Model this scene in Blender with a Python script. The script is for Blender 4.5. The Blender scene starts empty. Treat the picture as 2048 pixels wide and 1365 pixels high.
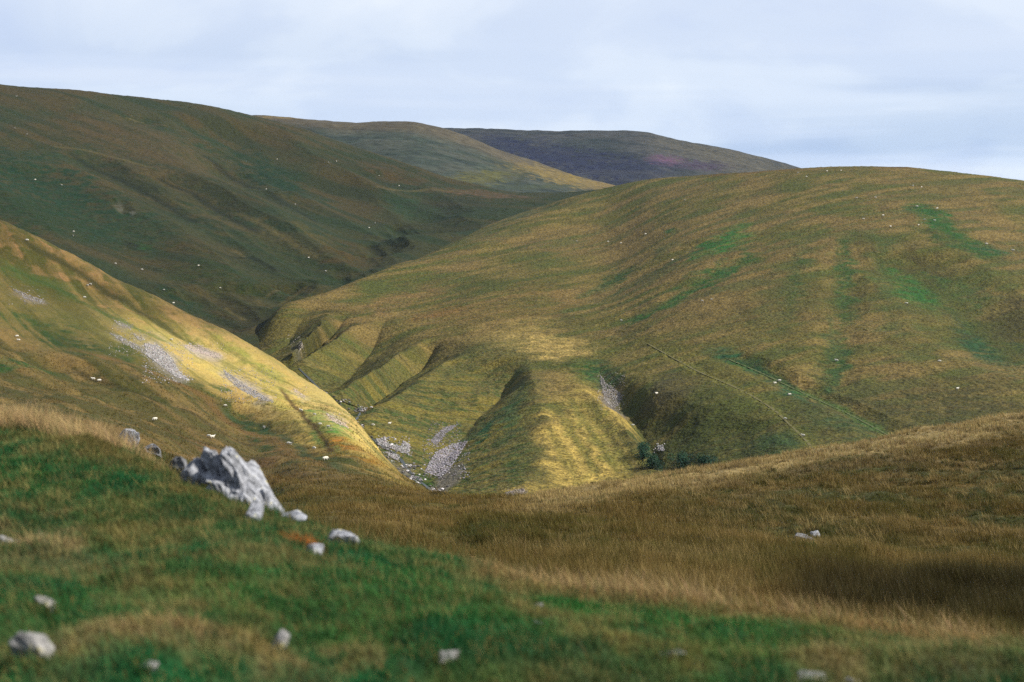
import bpy, math, random
import numpy as np

random.seed(7)
rng = np.random.default_rng(7)
SC = bpy.context.scene
COL = SC.collection

# ------------------------------------------------------------------ camera, sky, sun, exposure
W0, H0, FPX = 2048.0, 1365.0, 50.0 / 36.0 * 2048.0
HORIZON = 400.0
PITCH = math.atan((H0 / 2 - HORIZON) / FPX)
cam = bpy.data.cameras.new('camera')
cam.lens = 50; cam.sensor_width = 36
cam.clip_start = 0.2; cam.clip_end = 60000
cam.dof.use_dof = True
cam.dof.focus_distance = 260
cam.dof.aperture_fstop = 2.0
cam.dof.aperture_blades = 9
camo = bpy.data.objects.new('camera', cam)
COL.objects.link(camo)
camo.location = (0, 0, 0)
camo.rotation_euler = (math.pi / 2 - PITCH, 0, 0)
SC.camera = camo

SUN_AZ, SUN_EL = math.radians(98), math.radians(37)      # azimuth clockwise from the view direction (+y)
SUN_DIR = np.array([math.sin(SUN_AZ) * math.cos(SUN_EL), math.cos(SUN_AZ) * math.cos(SUN_EL), math.sin(SUN_EL)])
sl = bpy.data.lights.new('sun', 'SUN')
sl.energy = 5.0; sl.angle = math.radians(0.53); sl.color = (1.0, 0.93, 0.80)
so = bpy.data.objects.new('sun', sl); COL.objects.link(so)
so.rotation_euler = (math.pi / 2 - SUN_EL, 0, math.pi - SUN_AZ)
so.location = tuple(SUN_DIR * 3000)

SC.view_settings.view_transform = 'Standard'
SC.view_settings.look = 'None'
SC.view_settings.gamma = 1.0
SC.view_settings.use_curve_mapping = False
SC.view_settings.exposure = 1.10
SC.render.engine = 'CYCLES'
SC.cycles.max_bounces = 5
SC.cycles.diffuse_bounces = 2
SC.cycles.transparent_max_bounces = 10
SC.cycles.volume_bounces = 0
SC.cycles.use_denoising = False

wd = bpy.data.worlds.new('World'); SC.world = wd; wd.use_nodes = True
def build_world():
    nt = wd.node_tree; N = nt.nodes; L = nt.links; N.clear()
    out = N.new('ShaderNodeOutputWorld'); bg = N.new('ShaderNodeBackground')
    sky = N.new('ShaderNodeTexSky'); sky.sky_type = 'NISHITA'; sky.sun_disc = False
    sky.sun_elevation = SUN_EL; sky.sun_rotation = SUN_AZ
    sky.air_density = 1.0; sky.dust_density = 1.2; sky.ozone_density = 1.5; sky.altitude = 400
    tc = N.new('ShaderNodeTexCoord')
    sep = N.new('ShaderNodeSeparateXYZ'); L.new(tc.outputs['Generated'], sep.inputs[0])
    def math_(op, a, b=None):
        m = N.new('ShaderNodeMath'); m.operation = op
        for i, v in enumerate((a, b)):
            if v is None: continue
            if isinstance(v, (int, float)): m.inputs[i].default_value = v
            else: L.new(v, m.inputs[i])
        return m.outputs[0]
    zc = math_('MAXIMUM', sep.outputs['Z'], 0.0)
    # cloud layer seen in perspective: direction projected on a plane overhead
    dz = math_('ADD', zc, 0.34)
    cx = math_('DIVIDE', sep.outputs['X'], dz); cy = math_('DIVIDE', sep.outputs['Y'], dz)
    comb = N.new('ShaderNodeCombineXYZ'); L.new(cx, comb.inputs[0]); L.new(cy, comb.inputs[1])
    def noise(scale, detail, rough, off, src):
        mp = N.new('ShaderNodeMapping'); L.new(src, mp.inputs[0]); mp.inputs['Location'].default_value = off
        n = N.new('ShaderNodeTexNoise'); n.inputs['Scale'].default_value = scale
        n.inputs['Detail'].default_value = detail; n.inputs['Roughness'].default_value = rough
        n.inputs['Distortion'].default_value = 0.4
        L.new(mp.outputs[0], n.inputs['Vector']); return n.outputs['Fac']
    def ramp(src, stops):
        r = N.new('ShaderNodeValToRGB'); cr = r.color_ramp
        cr.elements[0].position = stops[0][0]; cr.elements[0].color = (*stops[0][1], 1)
        cr.elements[1].position = stops[-1][0]; cr.elements[1].color = (*stops[-1][1], 1)
        for p, c in stops[1:-1]:
            e = cr.elements.new(p); e.color = (*c, 1)
        cr.interpolation = 'EASE'
        L.new(src, r.inputs[0]); return r.outputs[0]
    n1 = noise(1.9, 6, 0.52, (3.1, 1.7, 0), comb.outputs[0])
    clouds = ramp(n1, [(0.30, (5.7, 6.7, 8.8)), (0.46, (6.5, 7.4, 9.0)), (0.56, (7.3, 8.1, 9.35)), (0.72, (8.5, 9.05, 9.8))])
    mp2 = noise(0.55, 3, 0.5, (8.2, 4.4, 2.0), comb.outputs[0])
    cover = ramp(mp2, [(0.22, (0.80,) * 3), (0.5, (0.97,) * 3)])
    mix = N.new('ShaderNodeMix'); mix.data_type = 'RGBA'
    L.new(cover, mix.inputs['Factor'])
    L.new(sky.outputs[0], mix.inputs['A']); L.new(clouds, mix.inputs['B'])
    # long low banks of cloud near the horizon
    cb = N.new('ShaderNodeCombineXYZ'); L.new(math_('MULTIPLY', sep.outputs['X'], 1.3), cb.inputs[0]); L.new(math_('MULTIPLY', sep.outputs['Z'], 17.0), cb.inputs[1]); L.new(math_('MULTIPLY', sep.outputs['Y'], 1.3), cb.inputs[2])
    nb = noise(1.0, 4, 0.5, (6.3, 1.7, 3.2), cb.outputs[0])
    low = math_('SUBTRACT', 1.0, math_('MULTIPLY', zc, 7.5)); low = math_('MAXIMUM', low, 0.0)
    bank = ramp(nb, [(0.40, (0.60, 0.71, 0.84)), (0.52, (0.88, 0.93, 0.98)), (0.64, (1.10, 1.08, 1.04))])
    mb = N.new('ShaderNodeMix'); mb.data_type = 'RGBA'; L.new(low, mb.inputs['Factor']); mb.inputs['A'].default_value = (1, 1, 1, 1); L.new(bank, mb.inputs['B'])
    mm = N.new('ShaderNodeMix'); mm.data_type = 'RGBA'; mm.blend_type = 'MULTIPLY'; mm.inputs['Factor'].default_value = 1.0
    L.new(mix.outputs['Result'], mm.inputs['A']); L.new(mb.outputs['Result'], mm.inputs['B'])
    L.new(mm.outputs['Result'], bg.inputs['Color'])
    bg.inputs['Strength'].default_value = 0.05
    L.new(bg.outputs[0], out.inputs[0])
build_world()

# ------------------------------------------------------------------ helpers
def tag(o, label=None, cat=None, group=None, kind=None):
    if label: o['label'] = label
    if cat: o['category'] = cat
    if group: o['group'] = group
    if kind: o['kind'] = kind
    return o

def pchip(xk, yk, x):
    """monotone cubic through (xk, yk); yk may have trailing axes"""
    xk = np.asarray(xk, float); yk = np.asarray(yk, float); x = np.asarray(x, float)
    sh = yk.shape[1:]; yk = yk.reshape(len(xk), -1)
    h = np.diff(xk)[:, None]; dl = np.diff(yk, axis=0) / h
    m = np.zeros_like(yk)
    if len(xk) > 2:
        w1 = 2 * h[1:] + h[:-1]; w2 = h[1:] + 2 * h[:-1]
        same = dl[1:] * dl[:-1] > 0
        with np.errstate(divide='ignore', invalid='ignore'):
            hm = (w1 + w2) / (w1 / dl[:-1] + w2 / dl[1:])
        m[1:-1] = np.where(same, hm, 0)
    m[0] = dl[0]; m[-1] = dl[-1]
    i = np.clip(np.searchsorted(xk, x, side='right') - 1, 0, len(xk) - 2)
    t = ((x - xk[i]) / h[i, 0])[:, None]
    h00 = (1 + 2 * t) * (1 - t) ** 2; h10 = t * (1 - t) ** 2; h01 = t * t * (3 - 2 * t); h11 = t * t * (t - 1)
    r = h00 * yk[i] + h10 * h[i] * m[i] + h01 * yk[i + 1] + h11 * h[i] * m[i + 1]
    return r.reshape((len(x),) + sh)

def _hash(ix, iy, seed):
    with np.errstate(over='ignore'):
        h = (ix.astype(np.int64) * 374761393 + iy.astype(np.int64) * 668265263 + seed * 1442695041) & 0xFFFFFFFF
        h = ((h ^ (h >> 13)) * 1274126177) & 0xFFFFFFFF
        h = (h ^ (h >> 16)) & 0xFFFFFFFF
    return h.astype(np.float32) / np.float32(4294967296.0)

def vnoise(x, y, seed=0):
    x = np.asarray(x); y = np.asarray(y)
    fx = np.floor(x); fy = np.floor(y)
    tx = (x - fx).astype(np.float32); ty = (y - fy).astype(np.float32)
    tx = tx * tx * tx * (tx * (tx * 6 - 15) + 10); ty = ty * ty * ty * (ty * (ty * 6 - 15) + 10)
    ix = fx.astype(np.int64); iy = fy.astype(np.int64)
    a = _hash(ix, iy, seed); b = _hash(ix + 1, iy, seed); c = _hash(ix, iy + 1, seed); d = _hash(ix + 1, iy + 1, seed)
    return (a + (b - a) * tx) * (1 - ty) + (c + (d - c) * tx) * ty

def fbm(x, y, seed=0, octv=4, gain=0.5):
    s = 0; a = 1; t = 0
    for k in range(octv):
        s = s + a * vnoise(x * 2 ** k + 17.3 * k, y * 2 ** k - 9.1 * k, seed + k * 31); t += a; a *= gain
    return s / t            # 0..1, mean .5

def smooth(e0, e1, x):
    t = np.clip((x - e0) / (e1 - e0), 0, 1); return t * t * (3 - 2 * t)

CP, SP = math.cos(PITCH), math.sin(PITCH)
def ray(px, py):
    a = (np.asarray(px, float) - W0 / 2) / FPX; b = (H0 / 2 - np.asarray(py, float)) / FPX
    return a, CP + b * SP, -SP + b * CP
def project(x, y, z):
    f = y * CP - z * SP; u = y * SP + z * CP
    return W0 / 2 + FPX * x / f, H0 / 2 - FPX * u / f

def mesh_from(name, V, faces_flat, sizes, mats, cols=None, parent=None, smooth_=True, mat_idx=None, attrs=None):
    me = bpy.data.meshes.new(name)
    V = np.ascontiguousarray(V, np.float32)
    me.vertices.add(len(V)); me.vertices.foreach_set('co', V.ravel())
    ff = np.ascontiguousarray(faces_flat, np.int32)
    me.loops.add(len(ff)); me.loops.foreach_set('vertex_index', ff)
    sizes = np.ascontiguousarray(sizes, np.int32)
    st = np.zeros(len(sizes), np.int32); st[1:] = np.cumsum(sizes)[:-1]
    me.polygons.add(len(sizes)); me.polygons.foreach_set('loop_start', st); me.polygons.foreach_set('loop_total', sizes)
    if mat_idx is not None: me.polygons.foreach_set('material_index', np.ascontiguousarray(mat_idx, np.int32))
    me.polygons.foreach_set('use_smooth', np.full(len(sizes), smooth_, bool))
    me.update(calc_edges=True)
    if cols is not None:
        at = me.color_attributes.new('col', 'FLOAT_COLOR', 'POINT')
        c4 = np.ones((len(V), 4), np.float32); c4[:, :3] = cols
        at.data.foreach_set('color', c4.ravel())
    for k, v in (attrs or {}).items():
        at = me.attributes.new(k, 'FLOAT', 'POINT'); at.data.foreach_set('value', np.ascontiguousarray(v, np.float32).ravel())
    for m in (mats if isinstance(mats, (list, tuple)) else [mats]): me.materials.append(m)
    o = bpy.data.objects.new(name, me); COL.objects.link(o)
    if parent is not None: o.parent = parent
    return o

def grid_faces(nr, nc):
    i = np.arange(nr - 1)[:, None] * nc + np.arange(nc - 1)[None, :]
    return np.stack([i, i + 1, i + nc + 1, i + nc], -1).reshape(-1, 4)

# ------------------------------------------------------------------ materials
def new_mat(name):
    m = bpy.data.materials.new(name); m.use_nodes = True
    return m, m.node_tree.nodes, m.node_tree.links

def ground_mat(name, s1, s2, bump1, bump2, var=0.35, stretch=(1, 1, 1)):
    """vegetation colour from the mesh, broken up by tussock noise, with bump at two sizes (metres)"""
    m, N, L = new_mat(name)
    b = N['Principled BSDF']; b.inputs['Roughness'].default_value = 0.9
    b.inputs['Specular IOR Level'].default_value = 0.1
    at = N.new('ShaderNodeAttribute'); at.attribute_name = 'col'
    tc = N.new('ShaderNodeTexCoord')
    mp = N.new('ShaderNodeMapping'); mp.inputs['Scale'].default_value = stretch
    L.new(tc.outputs['Object'], mp.inputs[0])
    def noise(scale, det):
        n = N.new('ShaderNodeTexNoise'); n.inputs['Scale'].default_value = 1.0 / scale; n.inputs['Detail'].default_value = det
        n.inputs['Roughness'].default_value = 0.6
        L.new(mp.outputs[0], n.inputs['Vector']); return n.outputs['Fac']
    a, c = noise(s1, 3), noise(s2, 3)
    mr = N.new('ShaderNodeMapRange'); L.new(c, mr.inputs[0])
    mr.inputs[1].default_value = 0.25; mr.inputs[2].default_value = 0.75
    mr.inputs[3].default_value = 1 - var; mr.inputs[4].default_value = 1 + var
    mul = N.new('ShaderNodeVectorMath'); mul.operation = 'SCALE'
    L.new(at.outputs['Color'], mul.inputs[0]); L.new(mr.outputs[0], mul.inputs['Scale'])
    L.new(mul.outputs[0], b.inputs['Base Color'])
    b1 = N.new('ShaderNodeBump'); b1.inputs['Strength'].default_value = 1.0; b1.inputs['Distance'].default_value = bump1
    L.new(a, b1.inputs['Height'])
    b2 = N.new('ShaderNodeBump'); b2.inputs['Strength'].default_value = 1.0; b2.inputs['Distance'].default_value = bump2
    L.new(c, b2.inputs['Height']); L.new(b1.outputs[0], b2.inputs['Normal'])
    L.new(b2.outputs[0], b.inputs['Normal'])
    return m

def rock_mat(name, c0, c1, lichen=(0.36, 0.33, 0.14), scale=9.0, lich=0.68):
    m, N, L = new_mat(name)
    b = N['Principled BSDF']; b.inputs['Roughness'].default_value = 0.88; b.inputs['Specular IOR Level'].default_value = 0.2
    tc = N.new('ShaderNodeTexCoord')
    def noise(s, d, r=0.6):
        n = N.new('ShaderNodeTexNoise'); n.inputs['Scale'].default_value = s; n.inputs['Detail'].default_value = d; n.inputs['Roughness'].default_value = r
        L.new(tc.outputs['Object'], n.inputs['Vector']); return n.outputs['Fac']
    n1 = noise(scale, 6, 0.7)
    r = N.new('ShaderNodeValToRGB'); r.color_ramp.elements[0].color = (*c0, 1); r.color_ramp.elements[1].color = (*c1, 1)
    r.color_ramp.elements[0].position = 0.36; r.color_ramp.elements[1].position = 0.60
    L.new(n1, r.inputs[0])
    n2 = noise(scale * 0.7, 5)
    r2 = N.new('ShaderNodeValToRGB'); r2.color_ramp.elements[0].position = lich; r2.color_ramp.elements[1].position = lich + 0.06
    L.new(n2, r2.inputs[0])
    mx = N.new('ShaderNodeMix'); mx.data_type = 'RGBA'; L.new(r2.outputs[0], mx.inputs['Factor'])
    L.new(r.outputs[0], mx.inputs['A']); mx.inputs['B'].default_value = (*lichen, 1)
    L.new(mx.outputs['Result'], b.inputs['Base Color'])
    bp = N.new('ShaderNodeBump'); bp.inputs['Distance'].default_value = 0.03; L.new(n1, bp.inputs['Height'])
    L.new(bp.outputs[0], b.inputs['Normal'])
    return m

def attr_mat(name, rough=0.9, transl=0.0):
    m, N, L = new_mat(name)
    b = N['Principled BSDF']; b.inputs['Roughness'].default_value = rough; b.inputs['Specular IOR Level'].default_value = 0.15
    at = N.new('ShaderNodeAttribute'); at.attribute_name = 'col'
    L.new(at.outputs['Color'], b.inputs['Base Color'])
    if transl:
        t = N.new('ShaderNodeBsdfTranslucent'); L.new(at.outputs['Color'], t.inputs['Color'])
        mx = N.new('ShaderNodeMixShader'); mx.inputs[0].default_value = transl
        L.new(b.outputs[0], mx.inputs[1]); L.new(t.outputs[0], mx.inputs[2])
        L.new(mx.outputs[0], N['Material Output'].inputs[0])
    return m

M_GRASS = attr_mat('grass_blades', 0.75, 0.3)

# ------------------------------------------------------------------ terrain surfaces
ALB = 0.36
def sat(c, k=1.10):
    c = np.asarray(c, np.float32); l = (c * np.array([.3, .55, .15], np.float32)).sum(-1, keepdims=True)
    return np.clip((l + k * (c - l)) * np.array([1.02, 1.01, .95], np.float32), .003, 1)
class Surface:
    """a hill as a height field: knots (picture row, distance) per column, near to far, then relief in metres"""
    def __init__(s, cols, pxs, rows, even=0):
        K = len(cols[0][1])
        for c in cols: assert len(c[1]) == K, c[0]
        kx = [c[0] for c in cols]
        arr = np.array([[(p, math.log(d)) for p, d in c[1]] for c in cols])          # col, knot, 2
        kk = pchip(kx, arr, np.asarray(pxs, float))                                     # px, knot, 2
        if even:                       # soften the joins between the surveyed columns, less at the skyline
            px_ = np.asarray(pxs, float)
            for k_ in range(K):
                sg = even if k_ < K - 4 else even * (.6 if k_ == K - 4 else .22)
                fine = np.arange(px_[0], px_[-1] + 1, 2.0); r_ = int(3 * sg / 2); ker_ = np.exp(-.5 * (np.arange(-r_, r_ + 1) * 2 / sg) ** 2); ker_ /= ker_.sum()
                for c_ in range(2):
                    v_ = np.interp(fine, px_, kk[:, k_, c_])
                    left = 2 * v_[0] - v_[1:r_ + 1][::-1]; right = 2 * v_[-1] - v_[-r_ - 1:-1][::-1]
                    kk[:, k_, c_] = np.interp(px_, fine, np.convolve(np.concatenate([left, v_, right]), ker_, 'valid'))
        t = np.concatenate([np.linspace(i, i + 1, n, endpoint=False) for i, n in enumerate(rows)] + [[K - 1.0]])
        g = pchip(np.arange(K), np.moveaxis(kk, 1, 0), t)                               # row, px, 2
        s.nr, s.nc = g.shape[:2]
        s.PX = np.broadcast_to(np.asarray(pxs, float), (s.nr, s.nc)).copy(); s.PY = g[..., 0]
        d = np.exp(g[..., 1])
        a, f, u = ray(s.PX, s.PY)
        s.X = a / f * d; s.Y = d.copy(); s.Z = u / f * d
        s.pxs = np.asarray(pxs, float)
        s.S = np.zeros_like(s.Z)
    def base_hit(s, px, py):
        return s.hit(px, py)
    def hit(s, px, py):
        i = np.clip(np.searchsorted(s.pxs, px) - 1, 0, s.nc - 2)
        w = (px - s.pxs[i]) / (s.pxs[i + 1] - s.pxs[i])
        x = s.X[:, i] * (1 - w) + s.X[:, i + 1] * w; y = s.Y[:, i] * (1 - w) + s.Y[:, i + 1] * w; z = s.Z[:, i] * (1 - w) + s.Z[:, i + 1] * w
        q = project(x, y, z)[1]
        k = np.nonzero((q[:-1] >= py) & (q[1:] <= py))[0]
        if len(k): 
            k = k[0]; r = (q[k] - py) / max(q[k] - q[k + 1], 1e-6)
        else:
            ok = np.arange(len(q) - 2); k = ok[np.argmin(np.abs(q[:-2] - py))]; r = 0.0
        return np.array([x[k] + (x[k + 1] - x[k]) * r, y[k] + (y[k + 1] - y[k]) * r, z[k] + (z[k + 1] - z[k]) * r])
    def normal_at(s, px, py, e=6):
        a, b, c = s.hit(px, py), s.hit(px + e, py), s.hit(px, py + e)
        n = np.cross(b - a, c - a); n = n / (np.linalg.norm(n) + 1e-9)
        return n if n[2] > 0 else -n
    def dist_to(s, pts):
        """distance in plan to a polyline given by picture points, with position along it 0..1"""
        P = np.array([s.hit(*p)[:2] for p in pts])
        best = np.full(s.X.shape, 1e9); al = np.zeros(s.X.shape); sd = np.zeros(s.X.shape)
        L = np.linalg.norm(np.diff(P, axis=0), axis=1); cum = np.concatenate([[0], np.cumsum(L)])
        for i in range(len(P) - 1):
            e = P[i + 1] - P[i]; l2 = max((e ** 2).sum(), 1e-9)
            t = np.clip(((s.X - P[i, 0]) * e[0] + (s.Y - P[i, 1]) * e[1]) / l2, 0, 1)
            dx = s.X - P[i, 0] - t * e[0]; dy = s.Y - P[i, 1] - t * e[1]
            d = np.hypot(dx, dy); m = d < best
            best = np.where(m, d, best); al = np.where(m, (cum[i] + t * L[i]) / cum[-1], al)
        return best, al
    def gully(s, pts, depth, width, head=0.12, tail=0.0, sharp=1.0, store=None):
        pts = [(x, y - .75 * depth * FPX / s.hit(x, y)[1]) for x, y in pts]
        d, al = s.dist_to(pts)
        wob = 0.85 + 0.3 * fbm(s.X / (width * 1.6), s.Y / (width * 1.6), 77, 2)
        q = np.clip(1 - d / (width * wob), 0, 1)
        prof = q ** sharp * (1 - 0.35 * q * q) / 0.65 if sharp == 1 else q * q * (3 - 2 * q)
        tp = smooth(0, head, al) if head else 1
        if tail: tp = tp * smooth(0, tail, 1 - al)
        s.S = s.S - depth * prof * tp
        if store is not None: store.append(prof * tp)
    def apply(s):
        s.Z = s.Z + s.S; s.S = np.zeros_like(s.Z)
    def build(s, name, mat, cols, gain=1.0):
        V = np.stack([s.X, s.Y, s.Z], -1).reshape(-1, 3)
        F = grid_faces(s.nr, s.nc)
        o = mesh_from(name, V, F.ravel(), np.full(len(F), 4), mat, sat(cols.reshape(-1, 3)) * ALB * gain)
        tag(o, kind='structure')
        return o

A = lambda *c: np.array(c, np.float32)
STRAW, BROWN, RUST, OLIVE = A(.29, .215, .085), A(.140, .100, .040), A(.15, .085, .032), A(.100, .100, .028)
GREEN, DEEP, GOLD, LIME = A(.050, .098, .028), A(.020, .060, .026), A(.42, .315, .105), A(.20, .195, .055)
HEATH_HAZE, BRIGHT, RUSH, EARTH = A(.022, .027, .075), A(.045, .15, .035), A(.055, .050, .018), A(.24, .20, .17)  # far heather colour has the blue of distant haze mixed in

class Paint:
    def __init__(s, S, base):
        s.S = S; s.c = np.broadcast_to(base, S.X.shape + (3,)).astype(np.float32).copy()
        s.jx = (fbm(S.X / 9, S.Y / 9, 5, 4) - .5); s.jy = (fbm(S.X / 9, S.Y / 9, 55, 4) - .5)
        s.tx = .5 + .65 * smooth(.34, .60, fbm(S.X / 4.5, S.Y / 3, 56, 4))
    def mix(s, m, col):
        m = np.clip(m, 0, 1)[..., None].astype(np.float32); s.c = s.c * (1 - m) + col * m
    def blob(s, px, py, rx, ry, col, k=1.0, ang=0.0, jit=1.0, soft=0.6):
        """soft-edged patch of other vegetation"""
        S = s.S; a = math.radians(ang); J = jit * max(rx, ry)
        dx = S.PX - px + s.jx * J; dy = S.PY - py + s.jy * J * min(1, ry / rx * 1.5)
        u = (dx * math.cos(a) + dy * math.sin(a)) / rx; v = (-dx * math.sin(a) + dy * math.cos(a)) / ry
        s.mix(k * s.tx * (1 - smooth(1 - soft, 1 + soft * .5, np.hypot(u, v))), col)
    def line(s, pts, w, col, k=1.0, jit=0.5, soft=True):
        d, al = s.S.dist_to(pts)
        d = np.abs(d + s.jx * w * jit * 2)
        m = np.clip(1.2 - d / w, 0, 1) if soft else (d < w)
        s.mix(k * m * smooth(0, .06, al) * smooth(0, .06, 1 - al), col)

# --- near hillside: the knoll with the camera, the brown shoulder, the flank running down to the stream
K0 = (2600, 2.0)
near_cols = [
 (-500, [K0, (1365,5), (1000,10), (790,18),(830,27),(790,180),(730,320),(650,400),(560,450),(450,500),(360,540),(300,570),(320,640),(400,760)]),
 (0, [K0, (1365,5), (1060,9), (866,16),(905,25),(855,170),(800,300),(745,390),(690,440),(600,490),(510,530),(440,560),(470,615),(560,720)]),
 (150, [K0, (1365,5), (1065,8.8), (884,15),(940,23.5),(872,165),(820,295),(770,385),(715,437),(645,488),(580,528),(513,558),(545,610),(630,710)]),
 (300, [K0, (1365,5), (1080,8.5), (922,14),(985,22),(905,160),(855,290),(805,375),(752,430),(690,480),(640,520),(588,553),(620,600),(700,690)]),
 (400, [K0, (1365,5.05), (1100,8.2), (960,13),(1040,20.5),(950,140),(900,270),(852,355),(802,415),(748,465),(692,508),(639,545),(675,590),(765,670)]),
 (500, [K0, (1365,5.1), (1120,8), (1008,12),(1100,19),(998,105),(945,215),(900,312),(852,385),(800,440),(745,485),(690,530),(730,570),(830,640)]),
 (600, [K0, (1365,5.15), (1150,7.8), (1052,11.2),(1130,17.5),(1030,65),(970,140),(922,240),(877,330),(835,395),(790,455),(752,505),(820,540),(930,600)]),
 (700, [K0, (1365,5.2), (1170,7.5), (1088,10.5),(1180,16.5),(1065,42),(1000,92),(958,165),(925,240),(893,312),(860,380),(830,447),(890,475),(990,530)]),
 (800, [K0, (1365,5.25), (1200,7.3), (1118,10.2),(1200,16),(1088,36),(1020,80),(988,132),(972,190),(961,260),(953,325),(945,385),(990,415),(1080,470)]),
 (850, [K0, (1365,5.3), (1210,7.2), (1130,10.1), (1215,15.8), (1105,35), (1030,75), (1001,112), (992,145), (986,190), (984,240), (983,290), (1040,350), (1130,420)]),
 (900, [K0, (1365,5.35), (1220,7.1), (1142,10), (1225,15.5), (1120,34), (1045,70), (1010,95), (998,112), (996,122), (1003,145), (1020,180), (1060,240), (1150,340)]),
 (1000,[K0, (1365,5.4), (1250,6.9), (1168,9.8), (1260,15), (1160,27), (1090,42), (1045,65), (1010,92), (1000,112), (1006,140), (1030,180), (1080,240), (1170,340)]),
 (1100,[K0, (1365,5.45), (1270,6.8), (1188,9.6), (1275,15), (1178,26), (1105,41), (1050,63), (1005,92), (989,118), (995,145), (1020,185), (1075,250), (1170,340)]),
 (1400,[K0, (1365,5.6), (1300,6.7), (1230,9.3), (1310,14.5), (1225,24), (1135,40), (1060,65), (980,102), (942,132), (948,160), (980,200), (1050,260), (1170,350)]),
 (1700,[K0, (1365,5.8), (1325,6.8), (1274,9.2), (1345,14), (1270,23), (1170,38), (1075,65), (960,105), (887,140), (894,170), (930,215), (1020,280), (1160,370)]),
 (1900,[K0, (1365,5.9), (1335,6.85), (1294,9.1), (1365,14), (1292,22.5), (1182,37.5), (1072,64.5), (944,105), (852,145), (860,176), (902,224), (998,292), (1150,382)]),
 (2048,[K0, (1365,6), (1345,6.9), (1312,9), (1380,14), (1310,22), (1190,37), (1070,64), (930,105), (833,148), (838,180), (880,230), (980,300), (1140,390)]),
 (2500,[K0, (1390,6.2), (1375,7.2), (1350,9), (1420,14), (1350,22), (1220,37), (1080,65), (900,108), (770,155), (775,190), (820,250), (930,320), (1120,410)]),
]
pxs_n = np.concatenate([np.linspace(-500, -60, 90, endpoint=False), np.linspace(-60, 2108, 1080, endpoint=False), np.linspace(2108, 2500, 60)])
NEAR = Surface(near_cols, pxs_n, [10, 70, 60, 40, 60, 60, 60, 70, 80, 90, 80, 40, 30])

right_cols = [
 (450, [(900,440),(860,470),(820,500),(790,540),(760,580),(735,610),(715,640),(700,680),(690,720),(700,800),(720,900)]),
 (530, [(900,440),(850,480),(800,520),(760,555),(720,585),(690,610),(668,635),(652,655),(640,680),(648,740),(690,850)]),
 (560, [(900,440),(850,480),(800,515),(750,550),(710,585),(680,610),(655,638),(632,662),(612,690),(622,750),(670,870)]),
 (640, [(900,425),(850,455),(800,490),(760,525),(720,565),(680,610),(645,650),(615,690),(589,725),(600,790),(650,920)]),
 (760, [(930,385),(880,418),(840,450),(790,495),(740,550),(690,605),(640,665),(590,725),(543,790),(552,850),(600,980)]),
 (870, [(1000,358),(940,385),(880,420),(820,470),(760,525),(700,590),(640,660),(570,745),(494,850),(505,910),(560,1040)]),
 (1000,[(1060,335),(990,362),(920,395),(850,440),(780,490),(710,555),(640,630),(550,750),(440,930),(446,1000),(500,1120)]),
 (1090,[(1060,335),(985,365),(910,405),(840,450),(770,502),(700,565),(630,640),(540,755),(410,965),(414,1030),(470,1150)]),
 (1220,[(1060,335),(980,370),(900,412),(830,458),(760,508),(690,570),(620,642),(520,775),(375,1000),(380,1060),(440,1180)]),
 (1300,[(1060,335),(975,372),(900,410),(825,454),(750,504),(675,562),(595,636),(490,765),(359,985),(364,1045),(430,1165)]),
 (1400,[(1060,335),(970,375),(900,408),(820,450),(740,500),(660,555),(570,630),(460,755),(351,960),(354,1030),(420,1150)]),
 (1500,[(1060,335),(970,375),(900,406),(820,448),(740,494),(660,548),(565,622),(450,745),(345,930),(347,1005),(415,1125)]),
 (1600,[(1060,335),(970,375),(900,405),(820,445),(740,488),(660,540),(560,615),(440,735),(338,905),(340,980),(410,1100)]),
 (1700,[(1060,335),(970,375),(900,405),(820,445),(740,488),(660,540),(560,612),(432,732),(334,895),(337,970),(410,1090)]),
 (1800,[(1060,335),(970,375),(900,405),(820,445),(740,488),(660,540),(560,610),(430,730),(335,885),(339,960),(410,1080)]),
 (1900,[(1060,335),(970,375),(900,405),(820,445),(740,488),(660,540),(562,608),(438,722),(344,875),(349,950),(420,1070)]),
 (2048,[(1060,335),(970,375),(900,405),(820,445),(740,488),(660,540),(570,605),(460,710),(362,850),(366,920),(440,1040)]),
 (2500,[(1060,335),(980,372),(910,405),(840,442),(770,482),(700,530),(620,590),(530,690),(450,820),(455,890),(530,1000)]),
]
pxs_r = np.concatenate([np.linspace(450, 2108, 1250, endpoint=False), np.linspace(2108, 2500, 60)])
RIGHT = Surface(right_cols, pxs_r, [50, 90, 90, 90, 90, 90, 100, 100, 30, 20], 48)

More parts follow.
